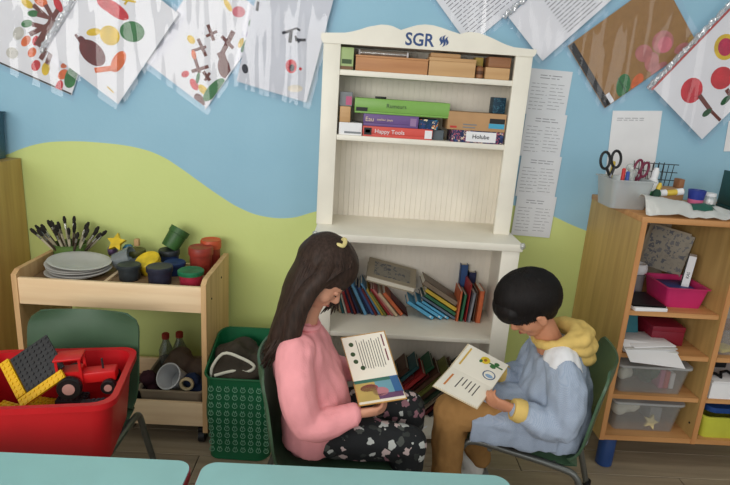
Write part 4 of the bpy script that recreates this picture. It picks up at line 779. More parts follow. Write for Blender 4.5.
# ------------------------------------------------------------------ chairs
M_SHELL = mat('dark_green_shell', (70, 97, 73), .38, var=.1, bump=.02, bscale=200)
def spline(pts, n):
    """Catmull-Rom through pts"""
    P = [Vector(p) for p in pts]; P = [P[0]*2-P[1]]+P+[P[-1]*2-P[-2]]; out = []; segs = len(P)-3
    for k in range(n):
        u = k/(n-1)*segs; i = min(int(u), segs-1); t = u-i; a, b, c, d = P[i:i+4]
        out.append(.5*((2*b)+(c-a)*t+(2*a-5*b+4*c-d)*t*t+(3*b-a-3*c+d)*t**3))
    return out
def make_chair(label):
    t = thing('school_chair', label, 'chair')
    prof = spline([(.178, 0, .290), (.160, 0, .307), (.06, 0, .312), (-.08, 0, .306), (-.145, 0, .316), (-.178, 0, .352), (-.192, 0, .44), (-.205, 0, .53), (-.222, 0, .608)], 34)
    pts = []; n = len(prof); nu = 17
    for k, p in enumerate(prof):
        s = k/(n-1); hw = .158+.012*min(1, max(0, (s-.5)/.2))
        if s > .88: q = (s-.88)/.12; hw *= (max(0, 1-(q*.80)**4))**.5
        if s < .10: hw *= .86+.14*(s/.10)**.6
        row_ = []
        for i in range(nu):
            v = -1+2*i/(nu-1); y = hw*v; e = max(0, abs(v)-.55)/.45
            if s < .5: off = Vector((0, 0, -.016*e*e + .006*abs(v)**2))
            else: off = Vector((.030*v*v-.0*e, 0, 0))
            row_.append(p+Vector((0, y, 0))+off)
        pts.append(row_)
    sh = B().sheet(pts, nu, n, .007).build('seat_shell', M_SHELL, t); _sm(sh)
    for s in (-1, 1):
        y = s*.168
        path = spline([(.215, s*.19, .012), (.195, s*.18, .20), (.185, s*.172, .275), (.150, y, .306), (.04, y, .302), (-.10, y, .290), (-.158, y, .268), (-.185, s*.175, .18), (-.235, s*.19, .012)], 30)
        f = B().tube(path, .0105, 12).build('side_frame', M_TUBE, t)
        for x in (.216, -.236): B().lathe([(.013, 0), (.014, .004), (.0135, .03)], 12, Matrix.Translation((x, s*.19, 0))).build('rubber_foot', M_BLACK, f)
    for x in (.10, -.09): B().tube([(x, -.168, .291), (x, .168, .291)], .008, 10).build('cross_bar', M_TUBE, t)
    return t
ch = make_chair('dark green plastic school chair under the child in pink')
ch2 = copy_tree(ch); ch2['label'] = 'dark green plastic school chair under the child in blue'
ch3 = copy_tree(ch); ch3['label'] = 'dark green plastic school chair holding the red bin'
ch.location = (-.255, -.70, 0)
ch2.location = (.378, -.548, 0); ch2.rotation_euler = (0, 0, R(160))
ch3.location = (-1.055, -.715, 0); ch3.rotation_euler = (0, 0, R(-88))
# ------------------------------------------------------------------ red toy bin
bn = thing('toy_bin', 'large red plastic bin of toys standing on a chair', 'bin', (-1.02, -.75, .317))
u = Vector((.985, .174)); v = Vector((-.174, .985)); FR = Vector((-.838, -.872)); cen = FR-u*.20+v*.155
T = Matrix(((u.x, v.x, 0, cen.x), (u.y, v.y, 0, cen.y), (0, 0, 1, 0), (0, 0, 0, 1)))
M_REDP = mat('red_plastic', (196, 26, 34), .35, var=.06)
b = open_box(B(), -.20, .20, -.155, .155, .3175, .512, t=.004, taper=.018, r=.045, rim=.012); b.bm.transform(T); b.build('tub', M_REDP, bn)
b = B().prism(rounded(-.212, -.167, .212, .167, .05, 6), .012, Matrix.Translation((0, 0, .500)))
b.bm.free()
def ringband(z0, z1, k0, k1):
    b = B(); A = [(x, y) for x, y in rounded(-.2-k0, -.155-k0, .2+k0, .155+k0, .05, 5)]; C = [(x, y) for x, y in rounded(-.2-k1, -.155-k1, .2+k1, .155+k1, .048, 5)]
    V = [[b.bm.verts.new(T @ Vector((x, y, z))) for x, y in P] for P, z in ((A, z0), (A, z1), (C, z1), (C, z0))]; n = len(A)
    for q in range(4):
        for i in range(n): b.bm.faces.new((V[q][i], V[q][(i+1) % n], V[(q+1) % 4][(i+1) % n], V[(q+1) % 4][i]))
    return b
ringband(.499, .516, .013, .0085).build('rim', M_REDP, bn)
def bp(x, y, z): return T @ Vector((x, y, z))
M_LY = mat('brick_yellow', (232, 184, 26), .35, var=.05); M_LB = mat('brick_black', (46, 46, 48), .4, var=.08); M_LR = mat('toy_red', (206, 30, 32), .35, var=.06); M_LG = mat('brick_grey', (72, 74, 78), .4)
def brick(o, uu, vv, nu, nv, h, m, label, name='toy_brick', p=.0135):
    T_ = frame(Vector(o), uu, vv); t = thing(name, label, 'toy brick', tuple(o))
    B().box((nu*p/2, nv*p/2, h/2), (nu*p, nv*p, h), T_, bev=.0008, seg=1).build('brick_body', m, t, 0)
    b = B()
    for i in range(nu):
        for j in range(nv): b.lathe([(.0042, h), (.0042, h+.003)], 8, T_ @ Matrix.Translation(((i+.5)*p, (j+.5)*p, 0)))
    b.build('studs', m, t, 30, kind='stuff'); return t
# filling below the visible toys
rr = random.Random(3)
for i in range(16):
    x = -.115+.076*(i % 4); y = -.075+.05*(i//4); m, cn = [(M_LR, 'red'), (M_LB, 'black'), (M_LY, 'yellow'), (M_LG, 'grey')][(i*3+i//4) % 4]
    a = rr.uniform(-.5, .5); q = bp(x, y, .334+.022*(i % 3)); ca, sa = math.cos(a), math.sin(a)
    brick((q.x-.04*ca+.027*sa, q.y-.04*sa-.027*ca, q.z), (ca, sa, rr.uniform(-.1, .1)), (-sa, ca, rr.uniform(-.1, .1)), 6, 4, .028, m, '%s toy brick in the bottom layer of the red bin' % cn)['group'] = 'bricks in the bottom of the red bin'
PO = Vector((-1.118, -.752, .458)); PU = Vector((.105, .045, .078)).normalized(); PV = Vector((-.062, .06, .072)); PV = (PV-PU*PV.dot(PU)).normalized()
brick(PO, PU, PV, 8, 8, .007, M_LB, 'black studded base plate propped up in the red bin', 'toy_base_plate', .0145)
brick(PO-PV*.0295-PU*.029, PU, PV, 10, 2, .010, M_LY, 'long yellow studded plate between the black plate and the tractor')
brick(PO-PU*.0295, PU, PV, 2, 9, .010, M_LY, 'yellow studded plate behind the black plate, away from the tractor')
# tractor
tq = bp(.094, .05, .440); tt = thing('toy_tractor', 'red toy tractor with black wheels in the red bin', 'toy tractor', tuple(tq))
TT = Matrix.Translation(tq) @ Matrix.Rotation(R(12), 4, 'Z') @ Matrix.Rotation(R(-4), 4, 'Y') @ Matrix.Scale(1.12, 4)
B().box((.03, 0, .042), (.085, .04, .03), TT, bev=.005).build('bonnet', M_LR, tt); B().box((-.035, 0, .035), (.06, .05, .02), TT, bev=.004).build('cab_floor', M_LR, tt)
b = B()
for x in (-.062, -.008):
    for y in (-.022, .022): b.box((x, y, .07), (.006, .005, .06), TT)
b.box((-.035, 0, .101), (.066, .054, .006), TT, bev=.002); b.box((-.035, 0, .055), (.05, .044, .02), TT); b.build('cab', M_LR, tt)
for x, y, r in ((-.035, -.036, .030), (-.035, .036, .030), (.055, -.03, .019), (.055, .03, .019)):
    M_ = TT @ Matrix.Translation((x, y, r)) @ Matrix.Rotation(R(90), 4, 'X')
    wv = B().lathe([(r*.55, -.009), (r*.92, -.010), (r, -.006), (r, .006), (r*.92, .010), (r*.55, .009)], 22, M_).build('wheel', M_BLACK, tt); B().lathe([(r*.52, -.011), (r*.5, .011)], 16, M_).build('hub', mat('hub_pale', (196, 150, 140), .5), wv)
B().tube([TT @ Vector((.04, .0, .055)), TT @ Vector((.04, 0, .085))], .003, 8).build('exhaust_pipe', M_LB, tt)
q = bp(-.01, -.085, .43); brick((q.x, q.y, q.z), (.8, -.4, -.25), (.3, .8, .4), 6, 2, .010, M_LY, 'small yellow strip leaning against the tractor wheel')
q = bp(-.13, -.085, .43); t = thing('toy_axle', 'dark grey toy wheel axle by the yellow plates', 'toy part', tuple(q))
B().tube([q, q+Vector((.09, .01, .0))], .010, 12).build('axle', M_LG, t)
for k in (0, .09): B().tube([q+Vector((k-.006, 0, 0)), q+Vector((k+.006, 0.001, 0))], .018, 16).build('wheel', M_BLACK, t)
# ------------------------------------------------------------------ green shopping bag
bg = thing('tote_bag', 'green shopping bag printed with small white icons on the floor', 'bag', (-.60, -.28, 0))
M_BAG = mat('bag_green_fabric', (10, 96, 58), .5, var=.1, bump=.1, bscale=30); M_BAGD = mat('bag_binding', (8, 88, 48), .5)
def bag_ring(k, s, hz=None):
    out = []
    for x, y in rounded(-.122+k, -.135+k, .122-k, .135-k, .045, 6):
        f = (y+.135)/.27; z = (.335+.075*max(0, f)**1.3) if hz is None else hz
        w = 1+.03*math.sin(x*40+s)
        out.append(Vector((-.600+x*w, -.272+y*w, z)))
    return out
b = B(); lv = []
for j in range(9):
    f = j/8; base = bag_ring(.012*(1-f)+.004*math.sin(f*9), 0); lv.append([Vector((p.x, p.y, .003+(p.z-.003)*f)) for p in base])
inn = [[Vector((p.x*.985-.6*.015, p.y*.985-.272*.015, p.z)) for p in l] for l in lv[::-1]]
V = [[b.bm.verts.new(p) for p in l] for l in lv+inn]; n = len(V[0])
for a, c in zip(V, V[1:]):
    for i in range(n): b.bm.faces.new((a[i], a[(i+1) % n], c[(i+1) % n], c[i]))
b.bm.faces.new(V[0][::-1]); b.build('bag_body', M_BAG, bg, 60)
B().tube(bag_ring(0, 0), .004, 8, closed=True).build('rim_binding', M_BAGD, bg)
M_ICON = mat('icon_white', (120, 172, 142), .6); b = B()
for rw in range(9):
    for c in range(8):
        x = -.600-.098+.028*c; z = .045+.031*rw; y = -.272-.135-.0005+.012*(1-z/.335)+.004*math.sin(z/.335*9)-.003
        b.tube([(x+.0085*math.cos(a), y, z+.0085*math.sin(a)) for a in [2*math.pi*i/12 for i in range(12)]], .0014, 5, closed=True)
        b.box((x, y, z+.001), (.0016, .0016, .007)); b.box((x-.004, y, z+.0115), (.003, .0016, .003)); b.box((x+.004, y, z+.0115), (.003, .0016, .003))
b.build('printed_icons', M_ICON, bg, 0, kind='stuff')
M_STRAP = mat('strap_cream', (206, 204, 188), .7)
B().tube(spline([(-.70, -.37, .30), (-.705, -.36, .35), (-.665, -.35, .405), (-.60, -.36, .395), (-.555, -.365, .37), (-.575, -.36, .345), (-.63, -.37, .348), (-.69, -.385, .335)], 30), .0055, 8).build('strap', M_STRAP, bg)
b = B()
for i in range(14): b.ball((-.60+.075*math.cos(i*1.9), -.26+.08*math.sin(i*2.6), .275+.055*(.5+.5*math.sin(i*1.3))+.03*(i % 2)), (.06, .055, .045))
t = thing('folded_clothes', 'dark brown folded clothes filling the green bag', 'clothes', (-.6, -.27, .2)); organic(b, 'cloth', mat('dark_brown_cloth', (62, 54, 44), .9, var=.3), t, .008, 3, .012, 18)
# ------------------------------------------------------------------ the two children
SKIN = mat('skin', (208, 150, 122), .55, var=.06, spec=.35); SKIN2 = mat('skin_tan', (196, 136, 104), .55, var=.06, spec=.35)
HAIR = mat('dark_brown_hair', (56, 41, 34), .55, var=.4, scale=6, stretch=(30, 30, 4), spec=.22); HAIRB = mat('black_hair', (24, 19, 18), .55, var=.3, scale=6, stretch=(30, 30, 4), spec=.22)
def limb(b, pts, rads, n=14, ref=None, m=14):
    P = spline(pts, m); k = len(rads); rr = []
    for i in range(m):
        f = i/(m-1)*(k-1); j = min(int(f), k-2); t = f-j; a, c = rads[j], rads[j+1]
        if isinstance(a, tuple): rr.append((a[0]*(1-t)+c[0]*t, a[1]*(1-t)+c[1]*t))
        else: rr.append(a*(1-t)+c*t)
    b.tube(P, rr, n, ref=ref)
    for p, r in ((P[0], rr[0]), (P[-1], rr[-1])):
        q = min(r) if isinstance(r, tuple) else r; b.ball(p, q*.98, u=12, v=8)
def hand(b, w, d, nrm, side, s=1.0, curl=(.25, .5, .45), thumb=(.75, .2)):
    """hand at wrist w, pointing d, palm facing nrm; side = +1/-1 picks the thumb side (d x nrm)*side"""
    d = Vector(d).normalized(); nrm = Vector(nrm); nrm = (nrm-d*nrm.dot(d)).normalized(); sd = d.cross(nrm)*side; w = Vector(w)
    b.tube([w-d*.02*s, w+d*.012*s, w+d*.035*s, w+d*.056*s], [(.017*s, .014*s), (.019*s, .013*s), (.025*s, .012*s), (.024*s, .0095*s)], 14, ref=sd)
    for k, (off, L, r) in enumerate(((.019, .044, .0066), (.0065, .050, .0068), (-.006, .046, .0065), (-.018, .037, .0058))):
        p = w+d*.050*s+sd*off*s; dd = d.copy(); pts = [p]; a = 0
        for f, c in zip((.42, .32, .26), curl):
            a += c+.06*k; dd = d*math.cos(a)+nrm*math.sin(a); p = p+dd*L*f*s; pts.append(p.copy())
        b.tube(spline(pts, 9), [r*s*(1.05-.03*i) for i in range(9)], 10); b.ball(pts[-1], r*s*.8, u=10, v=8); b.ball(pts[0], r*s*1.1, u=10, v=8)
    p = w+d*.016*s+sd*.016*s; td = (d*.72+sd*thumb[0]+nrm*thumb[1]).normalized(); p1 = p+td*.026*s; p2 = p1+(td*.6+d*.6+nrm*.25).normalized()*.020*s; p3 = p2+(d*.9+nrm*.35).normalized()*.016*s
    b.tube(spline([p, p1, p2, p3], 9), [.0098*s-.0004*i*s for i in range(9)], 10); b.ball(p3, .0062*s, u=10, v=8)
def head(b, c, fwd, dn, w=.066, s=1.0):
    """child's head: c centre of the skull, fwd = facing direction, dn = towards the chin"""
    f = Vector(fwd).normalized(); d = Vector(dn); d = (d-f*d.dot(f)).normalized(); sd = f.cross(d); c = Vector(c)
    T = Matrix((f, sd, -d)).transposed().to_4x4()
    def P(x, y, z): return c+(f*x+sd*y+d*z)*s
    b.ball(P(-.006, 0, 0), (.084*s, w*1.05*s, .078*s), T, 24, 16)
    b.ball(P(.022, 0, .040), (.052*s, w*.86*s, .062*s), T, 20, 14)
    b.ball(P(.034, 0, .082), (.030*s, .034*s, .026*s), T)          # jaw and chin
    b.ball(P(.047, 0, .092), (.016*s, .018*s, .013*s), T)
    for k in (-1, 1):
        b.ball(P(.044, k*.030, .052), (.022*s, .022*s, .022*s), T)  # cheeks
        b.ball(P(.004, k*w*1.06, .046), (.014*s, .007*s, .021*s), T)  # ears
        b.ball(P(.008, k*(w*1.12), .034), (.009*s, .006*s, .009*s), T)
        b.ball(P(.058, k*.022, .012), (.014*s, .018*s, .007*s), T)  # brow
    b.tube([P(.066, 0, .022), P(.079, 0, .042), P(.084, 0, .050)], [.006*s, .008*s, .0085*s], 10); b.ball(P(.081, 0, .050), .0088*s)
    for k in (-1, 1): b.ball(P(.075, k*.008, .053), .0062*s)
    b.ball(P(.068, 0, .069), (.008*s, .017*s, .005*s), T); b.ball(P(.066, 0, .077), (.008*s, .015*s, .0055*s), T)  # lips
    return P, T
def face_bits(P, T, t, lipm, s=1.0):
    for k in (-1, 1):
        e = B().ball(P(.060, k*.027, .026), (.0085*s, .0105*s, .0075*s), T, 14, 10).build('eye', mat('eye_white', (230, 226, 220), .3), t); B().ball(P(.0665, k*.028, .029), (.003*s, .005*s, .005*s), T, 12, 8).build('iris', mat('iris_dark', (40, 26, 20), .2), e)
        B().ball(P(.0618, k*.027, .0255), (.0100*s, .0128*s, .0090*s), T, 14, 10).build('eyelid', lipm[1], t)
        B().tube([P(.0655, k*.016, .0335), P(.0700, k*.027, .0345), P(.065, k*.038, .0325)], [.0011*s, .0016*s, .001*s], 6).build('eyelashes', mat('lash', (30, 22, 20), .7), t)
        B().tube([P(.072, k*.012, .008), P(.072, k*.024, .004), P(.064, k*.038, .008)], [.002*s, .0026*s, .0014*s], 6).build('eyebrow', mat('lash', (30, 22, 20), .7), t)
    B().tube([P(.0695, -.014, .0735), P(.0765, -.005, .0732), P(.0765, .005, .0732), P(.0695, .014, .0735)], [.0012*s, .0024*s, .0024*s, .0012*s], 6).build('mouth', lipm[0], t)
def strands(pfun, n, rad, m, name, parent, seg=9, sides=5):
    b = B()
    for i in range(n):
        pts = pfun(i)
        if pts: P = spline(pts, seg); b.tube(P, [rad*(.7+.5*math.sin(math.pi*min(1, k/(seg-1)*1.15))) if k < seg-1 else rad*.25 for k in range(seg)], sides)
    return _sm(b.build(name, m, parent, 0, kind='stuff'))
def open_book(name, label, sp1, sp2, f1, f2, n1, n2, cover, th=.004):
    """two page blocks hinged at the spine sp1-sp2; f = far page outer corners, n = near page outer corners"""
    t = thing(name, label, 'book', tuple((Vector(sp1)+Vector(sp2))/2)); Ts = []
    for nm, a, c in ((0, f1, f2), (1, n1, n2)):
        o = Vector(sp1); uu = Vector(sp2)-o; vv = (Vector(a)-o+Vector(c)-Vector(sp2))/2; T_ = frame(o, uu, vv); L = uu.length; W = (vv-uu.normalized()*vv.dot(uu.normalized())).length
        if T_.col[2].z < 0: fl_ = -1
        else: fl_ = 1
        sh = vv.dot(uu.normalized())
        poly = [(0, 0), (L, 0), (L+sh, W), (sh, W)]
        g = B().prism(poly, -th*fl_, T_ @ Matrix.Translation((0, 0, 0))).build('page_block', M_PAGE, t, 0)
        B().prism([(-.003, 0), (L+.003, 0), (L+sh+.003, W+.003), (sh-.003, W+.003)], -.0022*fl_, T_ @ Matrix.Translation((0, 0, -(th+.0002)*fl_))).build('cover_board', cover, t, 0)
        Ts.append((T_, L, W, sh, fl_, g))
    return t, Ts
def on_page(P, u0, u1, v0, v1, m, name, shape='box', k=.0006):
    T_, L, W, sh, fl_, g = P
    def q(u, v): return (u*L+sh*v, v*W)
    if shape == 'box': poly = [q(u0, v0), q(u1, v0), q(u1, v1), q(u0, v1)]
    else: poly = [q((u0+u1)/2+(u1-u0)/2*math.cos(a), (v0+v1)/2+(v1-v0)/2*math.sin(a)) for a in [2*math.pi*i/16 for i in range(16)]]
    return B().prism(poly, k*fl_, T_).build(name, m, g, 0)
# ---------------- girl
g = thing('person', 'child in pink sweater and dark flowery leggings sitting and reading', 'person', (-.30, -.70, 0))
b = B(); fwd = Vector((.74, -.14, -.66)); dn = Vector((-.60, -.05, -.76))
P, T = head(b, (-.298, -.705, .860), fwd, dn, s=1.0)
limb(b, [(-.320, -.70, .80), (-.348, -.70, .73), (-.365, -.70, .66)], [.036, .034, .042])
limb(b, [(-.36, -.70, .64), (-.34, -.70, .52), (-.335, -.70, .37)], [(.09, .055), (.09, .06), (.10, .06)], ref=(0, 1, 0))
for s, el, wr in ((-1, (-.330, -.848, .478), (-.200, -.828, .492)), (1, (-.30, -.565, .50), (-.19, -.60, .50))):
    limb(b, [(-.372, -.70+s*.10, .645), el, wr], [.03, .026, .017])
limb(b, [(-.32, -.76, .372), (-.16, -.77, .375), (-.045, -.775, .372)], [.05, .045, .036]); limb(b, [(-.045, -.775, .372), (-.05, -.775, .24), (-.075, -.775, .07)], [.036, .032, .022])
limb(b, [(-.32, -.64, .372), (-.16, -.63, .38), (-.03, -.62, .385)], [.05, .045, .036]); limb(b, [(-.03, -.62, .385), (-.03, -.62, .24), (-.05, -.62, .07)], [.036, .032, .022])
hand(b, (-.192, -.83, .494), (.95, .12, .10), (.0, .75, .65), -1, .98, (.25, .55, .5), (.55, .45))
hand(b, (-.185, -.60, .502), (.93, -.12, .22), (0, -.8, .5), 1, .98, (.3, .5, .5), (.5, .3))
organic(b, 'body', SKIN, g, .0034, 3)
face_bits(P, T, g, (mat('lips', (186, 106, 96), .5), SKIN))
# sweater
PINKM = mat('pink_knit', (238, 160, 164), .85, var=.1, scale=10, bump=.15, bscale=220, spec=.15)
b = B()
limb(b, [(-.362, -.70, .690), (-.360, -.70, .64), (-.345, -.70, .56), (-.318, -.70, .47), (-.315, -.70, .40), (-.318, -.70, .345)], [(.055, .046), (.118, .070), (.135, .090), (.138, .105), (.140, .100), (.142, .095)], ref=(0, 1, 0), n=22, m=22)
b.ball((-.395, -.70, .60), (.05, .11, .09)); b.ball((-.30, -.70, .47), (.085, .12, .09))
for s, el, wr in ((-1, (-.328, -.850, .470), (-.212, -.832, .487)), (1, (-.30, -.565, .50), (-.21, -.60, .495))):
    limb(b, [(-.368, -.70+s*.088, .652), (-.365, -.70+s*.135, .585), el, (el[0]*.45+wr[0]*.55, el[1]*.45+wr[1]*.55+s*.004, (el[2]+wr[2])/2-.008), wr], [.050, .052, .046, .042, .034], m=20)
sw = organic(b, 'sweater', PINKM, g, .0045, 6, .008, 16)
b = B(); b.tube([(-.362+.045*math.cos(a), -.70+.052*math.sin(a), .700+.014*math.cos(a+math.pi)) for a in [2*math.pi*i/24 for i in range(24)]], .0085, 10, closed=True); b.build('neck_band', PINKM, g)
B().tube([(-.214, -.832, .487), (-.198, -.830, .491)], [.0335, .0315], 20).build('cuff', PINKM, g); B().tube([(-.212, -.60, .495), (-.198, -.60, .499)], [.0335, .0315], 20).build('cuff', PINKM, g)
# leggings and shoes
LEG = spots('flower_print_leggings', (40, 42, 44), [(206, 186, 184), (150, 108, 118), (84, 88, 84), (196, 200, 196), (60, 64, 62)], 34, .40)
b = B(); b.ball((-.325, -.70, .385), (.085, .125, .070))
limb(b, [(-.31, -.765, .378), (-.17, -.775, .380), (-.045, -.778, .376)], [.066, .062, .052]); limb(b, [(-.04, -.778, .372), (-.045, -.778, .26), (-.075, -.776, .10)], [.053, .047, .034])
limb(b, [(-.31, -.635, .378), (-.17, -.625, .388), (-.03, -.618, .392)], [.066, .062, .052]); limb(b, [(-.026, -.618, .388), (-.03, -.62, .26), (-.05, -.62, .10)], [.053, .047, .034])
organic(b, 'leggings', LEG, g, .0048, 5, .004, 20)
for x, y in ((-.075, -.776), (-.05, -.62)):
    b = B(); b.ball((x+.005, y, .035), (.045, .032, .034)); b.ball((x+.065, y, .028), (.050, .034, .026)); limb(b, [(x, y, .085), (x, y, .04)], [.034, .034]); sh = organic(b, 'shoe', mat('shoe_grey', (120, 116, 122), .6), g, .005, 4)
    B().box((x+.035, y, .006), (.15, .064, .012), bev=.006).build('sole', M_PAPER, sh)
# hair
HC = Vector((-.298, -.705, .860)); F = fwd.normalized(); D = (dn-F*dn.dot(F)).normalized(); SD = F.cross(D)
def HP(x, y, z): return HC+F*x+SD*y+D*z
b = B()
b.ball(HP(-.010, 0, -.010), (.090, .077, .082), T, 28, 18)
b.ball((-.300, -.705, .925), (.052, .050, .024))
b.ball((-.262, -.705, .878), (.040, .056, .040))
NEAR = [(-.290, -.745, .915), (-.305, -.778, .865), (-.344, -.788, .816), (-.368, -.788, .756), (-.385, -.788, .690), (-.412, -.785, .640)]
FAR = [(x, -1.41-y, z) for x, y, z in NEAR]
for Q in (NEAR, FAR): limb(b, Q, [.022, .024, .026, .028, .026, .012], m=18)
limb(b, [(-.246, -.742, .892), (-.288, -.771, .860), (-.335, -.781, .818)], [.015, .017, .018])
limb(b, [(-.350, -.705, .885), (-.385, -.705, .800), (-.408, -.705, .720), (-.440, -.708, .640), (-.458, -.710, .600)], [(.066, .034), (.078, .034), (.084, .030), (.070, .020), (.04, .009)], ref=(0, 1, 0), n=20, m=18)
limb(b, [(-.365, -.745, .84), (-.385, -.765, .76), (-.418, -.765, .68), (-.432, -.76, .63)], [.030, .032, .026, .010])
hr = organic(b, 'hair', HAIR, g, .0045, 5, .003, 26)
rr = random.Random(5)
def girl_strand(i):
    s = -1 if i % 4 else 1; f = rr.random(); w = rr.uniform(-.006, .006)
    top = Vector((-.285-.03*f, -.705+s*.006, .948-.004*f))
    m1 = Vector((-.252-.105*f, -.705+s*(.064-.004*f), .892-.012*f+w)); m2 = Vector((-.292-.088*f, -.705+s*(.090-.008*f), .856-.044*f))
    m3 = Vector((-.352-.052*f, -.705+s*(.101-.014*f), .794-.049*f+w)); m4 = Vector((-.372-.052*f, -.705+s*(.103-.025*f), .695-.01*f))
    e = Vector((-.395-.065*f+rr.uniform(-.012, .012), -.705+s*rr.uniform(.05, .105), .652-.045*f+rr.uniform(-.03, .02)))
    return [top, m1, m2, m3, m4, e]
strands(girl_strand, 130, .0036, HAIR, 'hair_strands', g, 13)
def front_strand(i):
    k = i % 6; s = 1 if i < 6 else -1
    if s > 0: return [(-.236, -.660, .868), (-.232, -.642, .822), (-.258, -.634, .778), (-.285+.004*k, -.640, .738), (-.315+.010*k, -.650, .700+.006*(k % 3))]
    return [(-.245-.004*k, -.738, .912), (-.236-.004*k, -.755, .884), (-.284-.005*k, -.778, .856), (-.334-.004*k, -.790, .808), (-.360-.004*k, -.790, .745+.006*(k % 3))]
strands(front_strand, 12, .004, HAIR, 'face_lock', g, 12)
cp = B(); cp.tube([Vector((-.266, -.728, .936))+Vector((.012*math.cos(a), .014*math.sin(a), .006*math.sin(2*a)+.008*math.cos(a))) for a in [2*math.pi*i/16 for i in range(16)]], .006, 8, closed=True); cp.build('hair_clip', mat('clip_cream', (226, 208, 140), .5), g)
# her book
cov = mat('picture_book_cover', (196, 150, 80), .5)
gb, (fp, npg) = open_book('picture_book', 'open picture book with a colourful page in the hands of the child in pink', (-.207, -.72, .526), (-.085, -.72, .555), (-.254, -.66, .633), (-.124, -.66, .659), (-.187, -.835, .530), (-.074, -.835, .555), cov, .006)
INKB = mat('book_ink', (70, 64, 62), .8)
for k in range(10):
    u = .30+.058*k; on_page(fp, u, u+.014, .22+.05*((k*3) % 4)/4, .90-.03*((k*5) % 3), INKB, 'text_line')
on_page(fp, .90, .93, .35, .62, mat('ink_plum', (110, 40, 60), .8), 'text_line'); on_page(fp, .90, .93, .68, .95, mat('ink_plum', (110, 40, 60), .8), 'text_line')
for a, c in ((.82, .12), (.60, .10), (.43, .12), (.27, .24)): on_page(fp, c, c+.11, a-.05, a+.05, mat('leaf_print', (62, 82, 52), .8), 'printed_leaf', 'e')
for (a, b_, c, d, col, nm, sh) in ((.0, 1.0, .0, .16, (40, 112, 98), 'printed_band', 'box'), (.45, .98, .16, .75, (112, 168, 186), 'printed_sky', 'box'), (.82, 1.0, .0, .8, (46, 104, 160), 'printed_corner', 'box'), (.0, .45, .16, .98, (206, 178, 100), 'printed_ground', 'box'), (.1, .5, .25, .6, (176, 82, 96), 'printed_castle', 'e'), (.35, .7, .45, .85, (196, 130, 140), 'printed_castle', 'e'), (.45, .98, .75, .97, (110, 70, 110), 'printed_figure', 'box'), (.02, .2, .2, .5, (110, 140, 60), 'printed_bush', 'e')):
    on_page(npg, a, b_, c, d, mat('print_%d_%d' % (col[0], col[1]), col, .5), nm, sh, .0006+.0002*len(nm)/10)
# ---------------- boy
by = thing('person', 'child in pale blue smock and yellow hood sitting and reading', 'person', (.36, -.60, 0))
b = B(); fwd = Vector((-.74, -.03, -.66)); dn = Vector((.60, -.03, -.79))
P, T = head(b, (.296, -.605, .764), fwd, dn, s=1.0)
limb(b, [(.325, -.60, .735), (.365, -.60, .67), (.40, -.60, .60)], [.038, .038, .046])
limb(b, [(.41, -.60, .58), (.44, -.60, .48), (.45, -.60, .37)], [(.09, .055), (.09, .06), (.10, .06)], ref=(0, 1, 0))
for s, el, wr in ((-1, (.398, -.742, .432), (.272, -.722, .462)), (1, (.38, -.475, .45), (.27, -.52, .47))):
    limb(b, [(.41, -.60+s*.09, .59), el, wr], [.03, .026, .017])
limb(b, [(.44, -.660, .374), (.26, -.648, .387), (.103, -.636, .402)], [.05, .045, .036]); limb(b, [(.103, -.636, .402), (.106, -.636, .24), (.112, -.636, .07)], [.036, .032, .022])
limb(b, [(.44, -.535, .372), (.27, -.53, .385), (.14, -.525, .40)], [.05, .045, .036]); limb(b, [(.14, -.525, .40), (.20, -.50, .24), (.27, -.46, .10)], [.036, .032, .022])
hand(b, (.262, -.722, .466), (-.93, .10, .24), (.05, .85, .5), 1, .98, (.3, .55, .5), (.6, .5))
hand(b, (.262, -.52, .474), (-.9, -.1, .3), (0, -.8, .5), -1, .98, (.3, .5, .5), (.5, .3))
organic(b, 'body', SKIN2, by, .0034, 3)
face_bits(P, T, by, (mat('lips_tan', (170, 98, 84), .5), SKIN2))
# smock
SM = gingham('blue_smock', (150, 165, 187), (172, 183, 199), 420)
b = B()
limb(b, [(.402, -.60, .622), (.408, -.60, .604), (.425, -.60, .52), (.43, -.60, .43), (.432, -.60, .36), (.435, -.60, .325)], [(.070, .034), (.112, .070), (.130, .098), (.135, .110), (.140, .108), (.138, .102)], ref=(0, 1, 0), n=22, m=22)
limb(b, [(.43, -.60, .385), (.30, -.588, .397), (.205, -.575, .396), (.172, -.570, .390)], [(.145, .066), (.142, .064), (.138, .058), (.132, .050)], ref=(0, 1, 0), n=22, m=16)
SR = Matrix.Translation((.30, -.592, .370)) @ Matrix.Rotation(R(-9), 4, 'Z'); b.box((0, -.128, 0), (.26, .012, .076), SR, bev=.004); b.box((0, .128, 0), (.26, .012, .076), SR, bev=.004)
for s, el, wr in ((-1, (.402, -.742, .428), (.290, -.725, .458)), (1, (.38, -.475, .45), (.29, -.52, .466))):
    limb(b, [(.402, -.60+s*.075, .608), (.410, -.60+s*.124, .535), el, (el[0]*.45+wr[0]*.55, el[1]*.45+wr[1]*.55, (el[2]+wr[2])/2-.006), wr], [.052, .056, .052, .046, .036], m=20)
sm = organic(b, 'smock', SM, by, .0045, 5, .011, 17)
M_YOKE = mat('white_cotton', (226, 226, 228), .85, var=.05, bump=.1, bscale=150)
patch(sm, 'yoke', M_YOKE, by, lambda c, n: c.z > .592-.25*(c.x-.40) and .33 < c.x < .445 and abs(c.y+.6) < .125, .0025)
YEL = mat('yellow_hoodie', (222, 190, 112), .9, var=.12, scale=14, bump=.12, bscale=200, spec=.15)
for y, wr in ((-.7235, (.272, .462)), (-.52, (.272, .468))): B().tube([(wr[0]+.022, y-.001, wr[1]-.004), (wr[0]+.006, y, wr[1]), (wr[0]-.012, y+.001, wr[1]+.004)], [.0345, .036, .031], 20).build('cuff', YEL, by)
b = B()
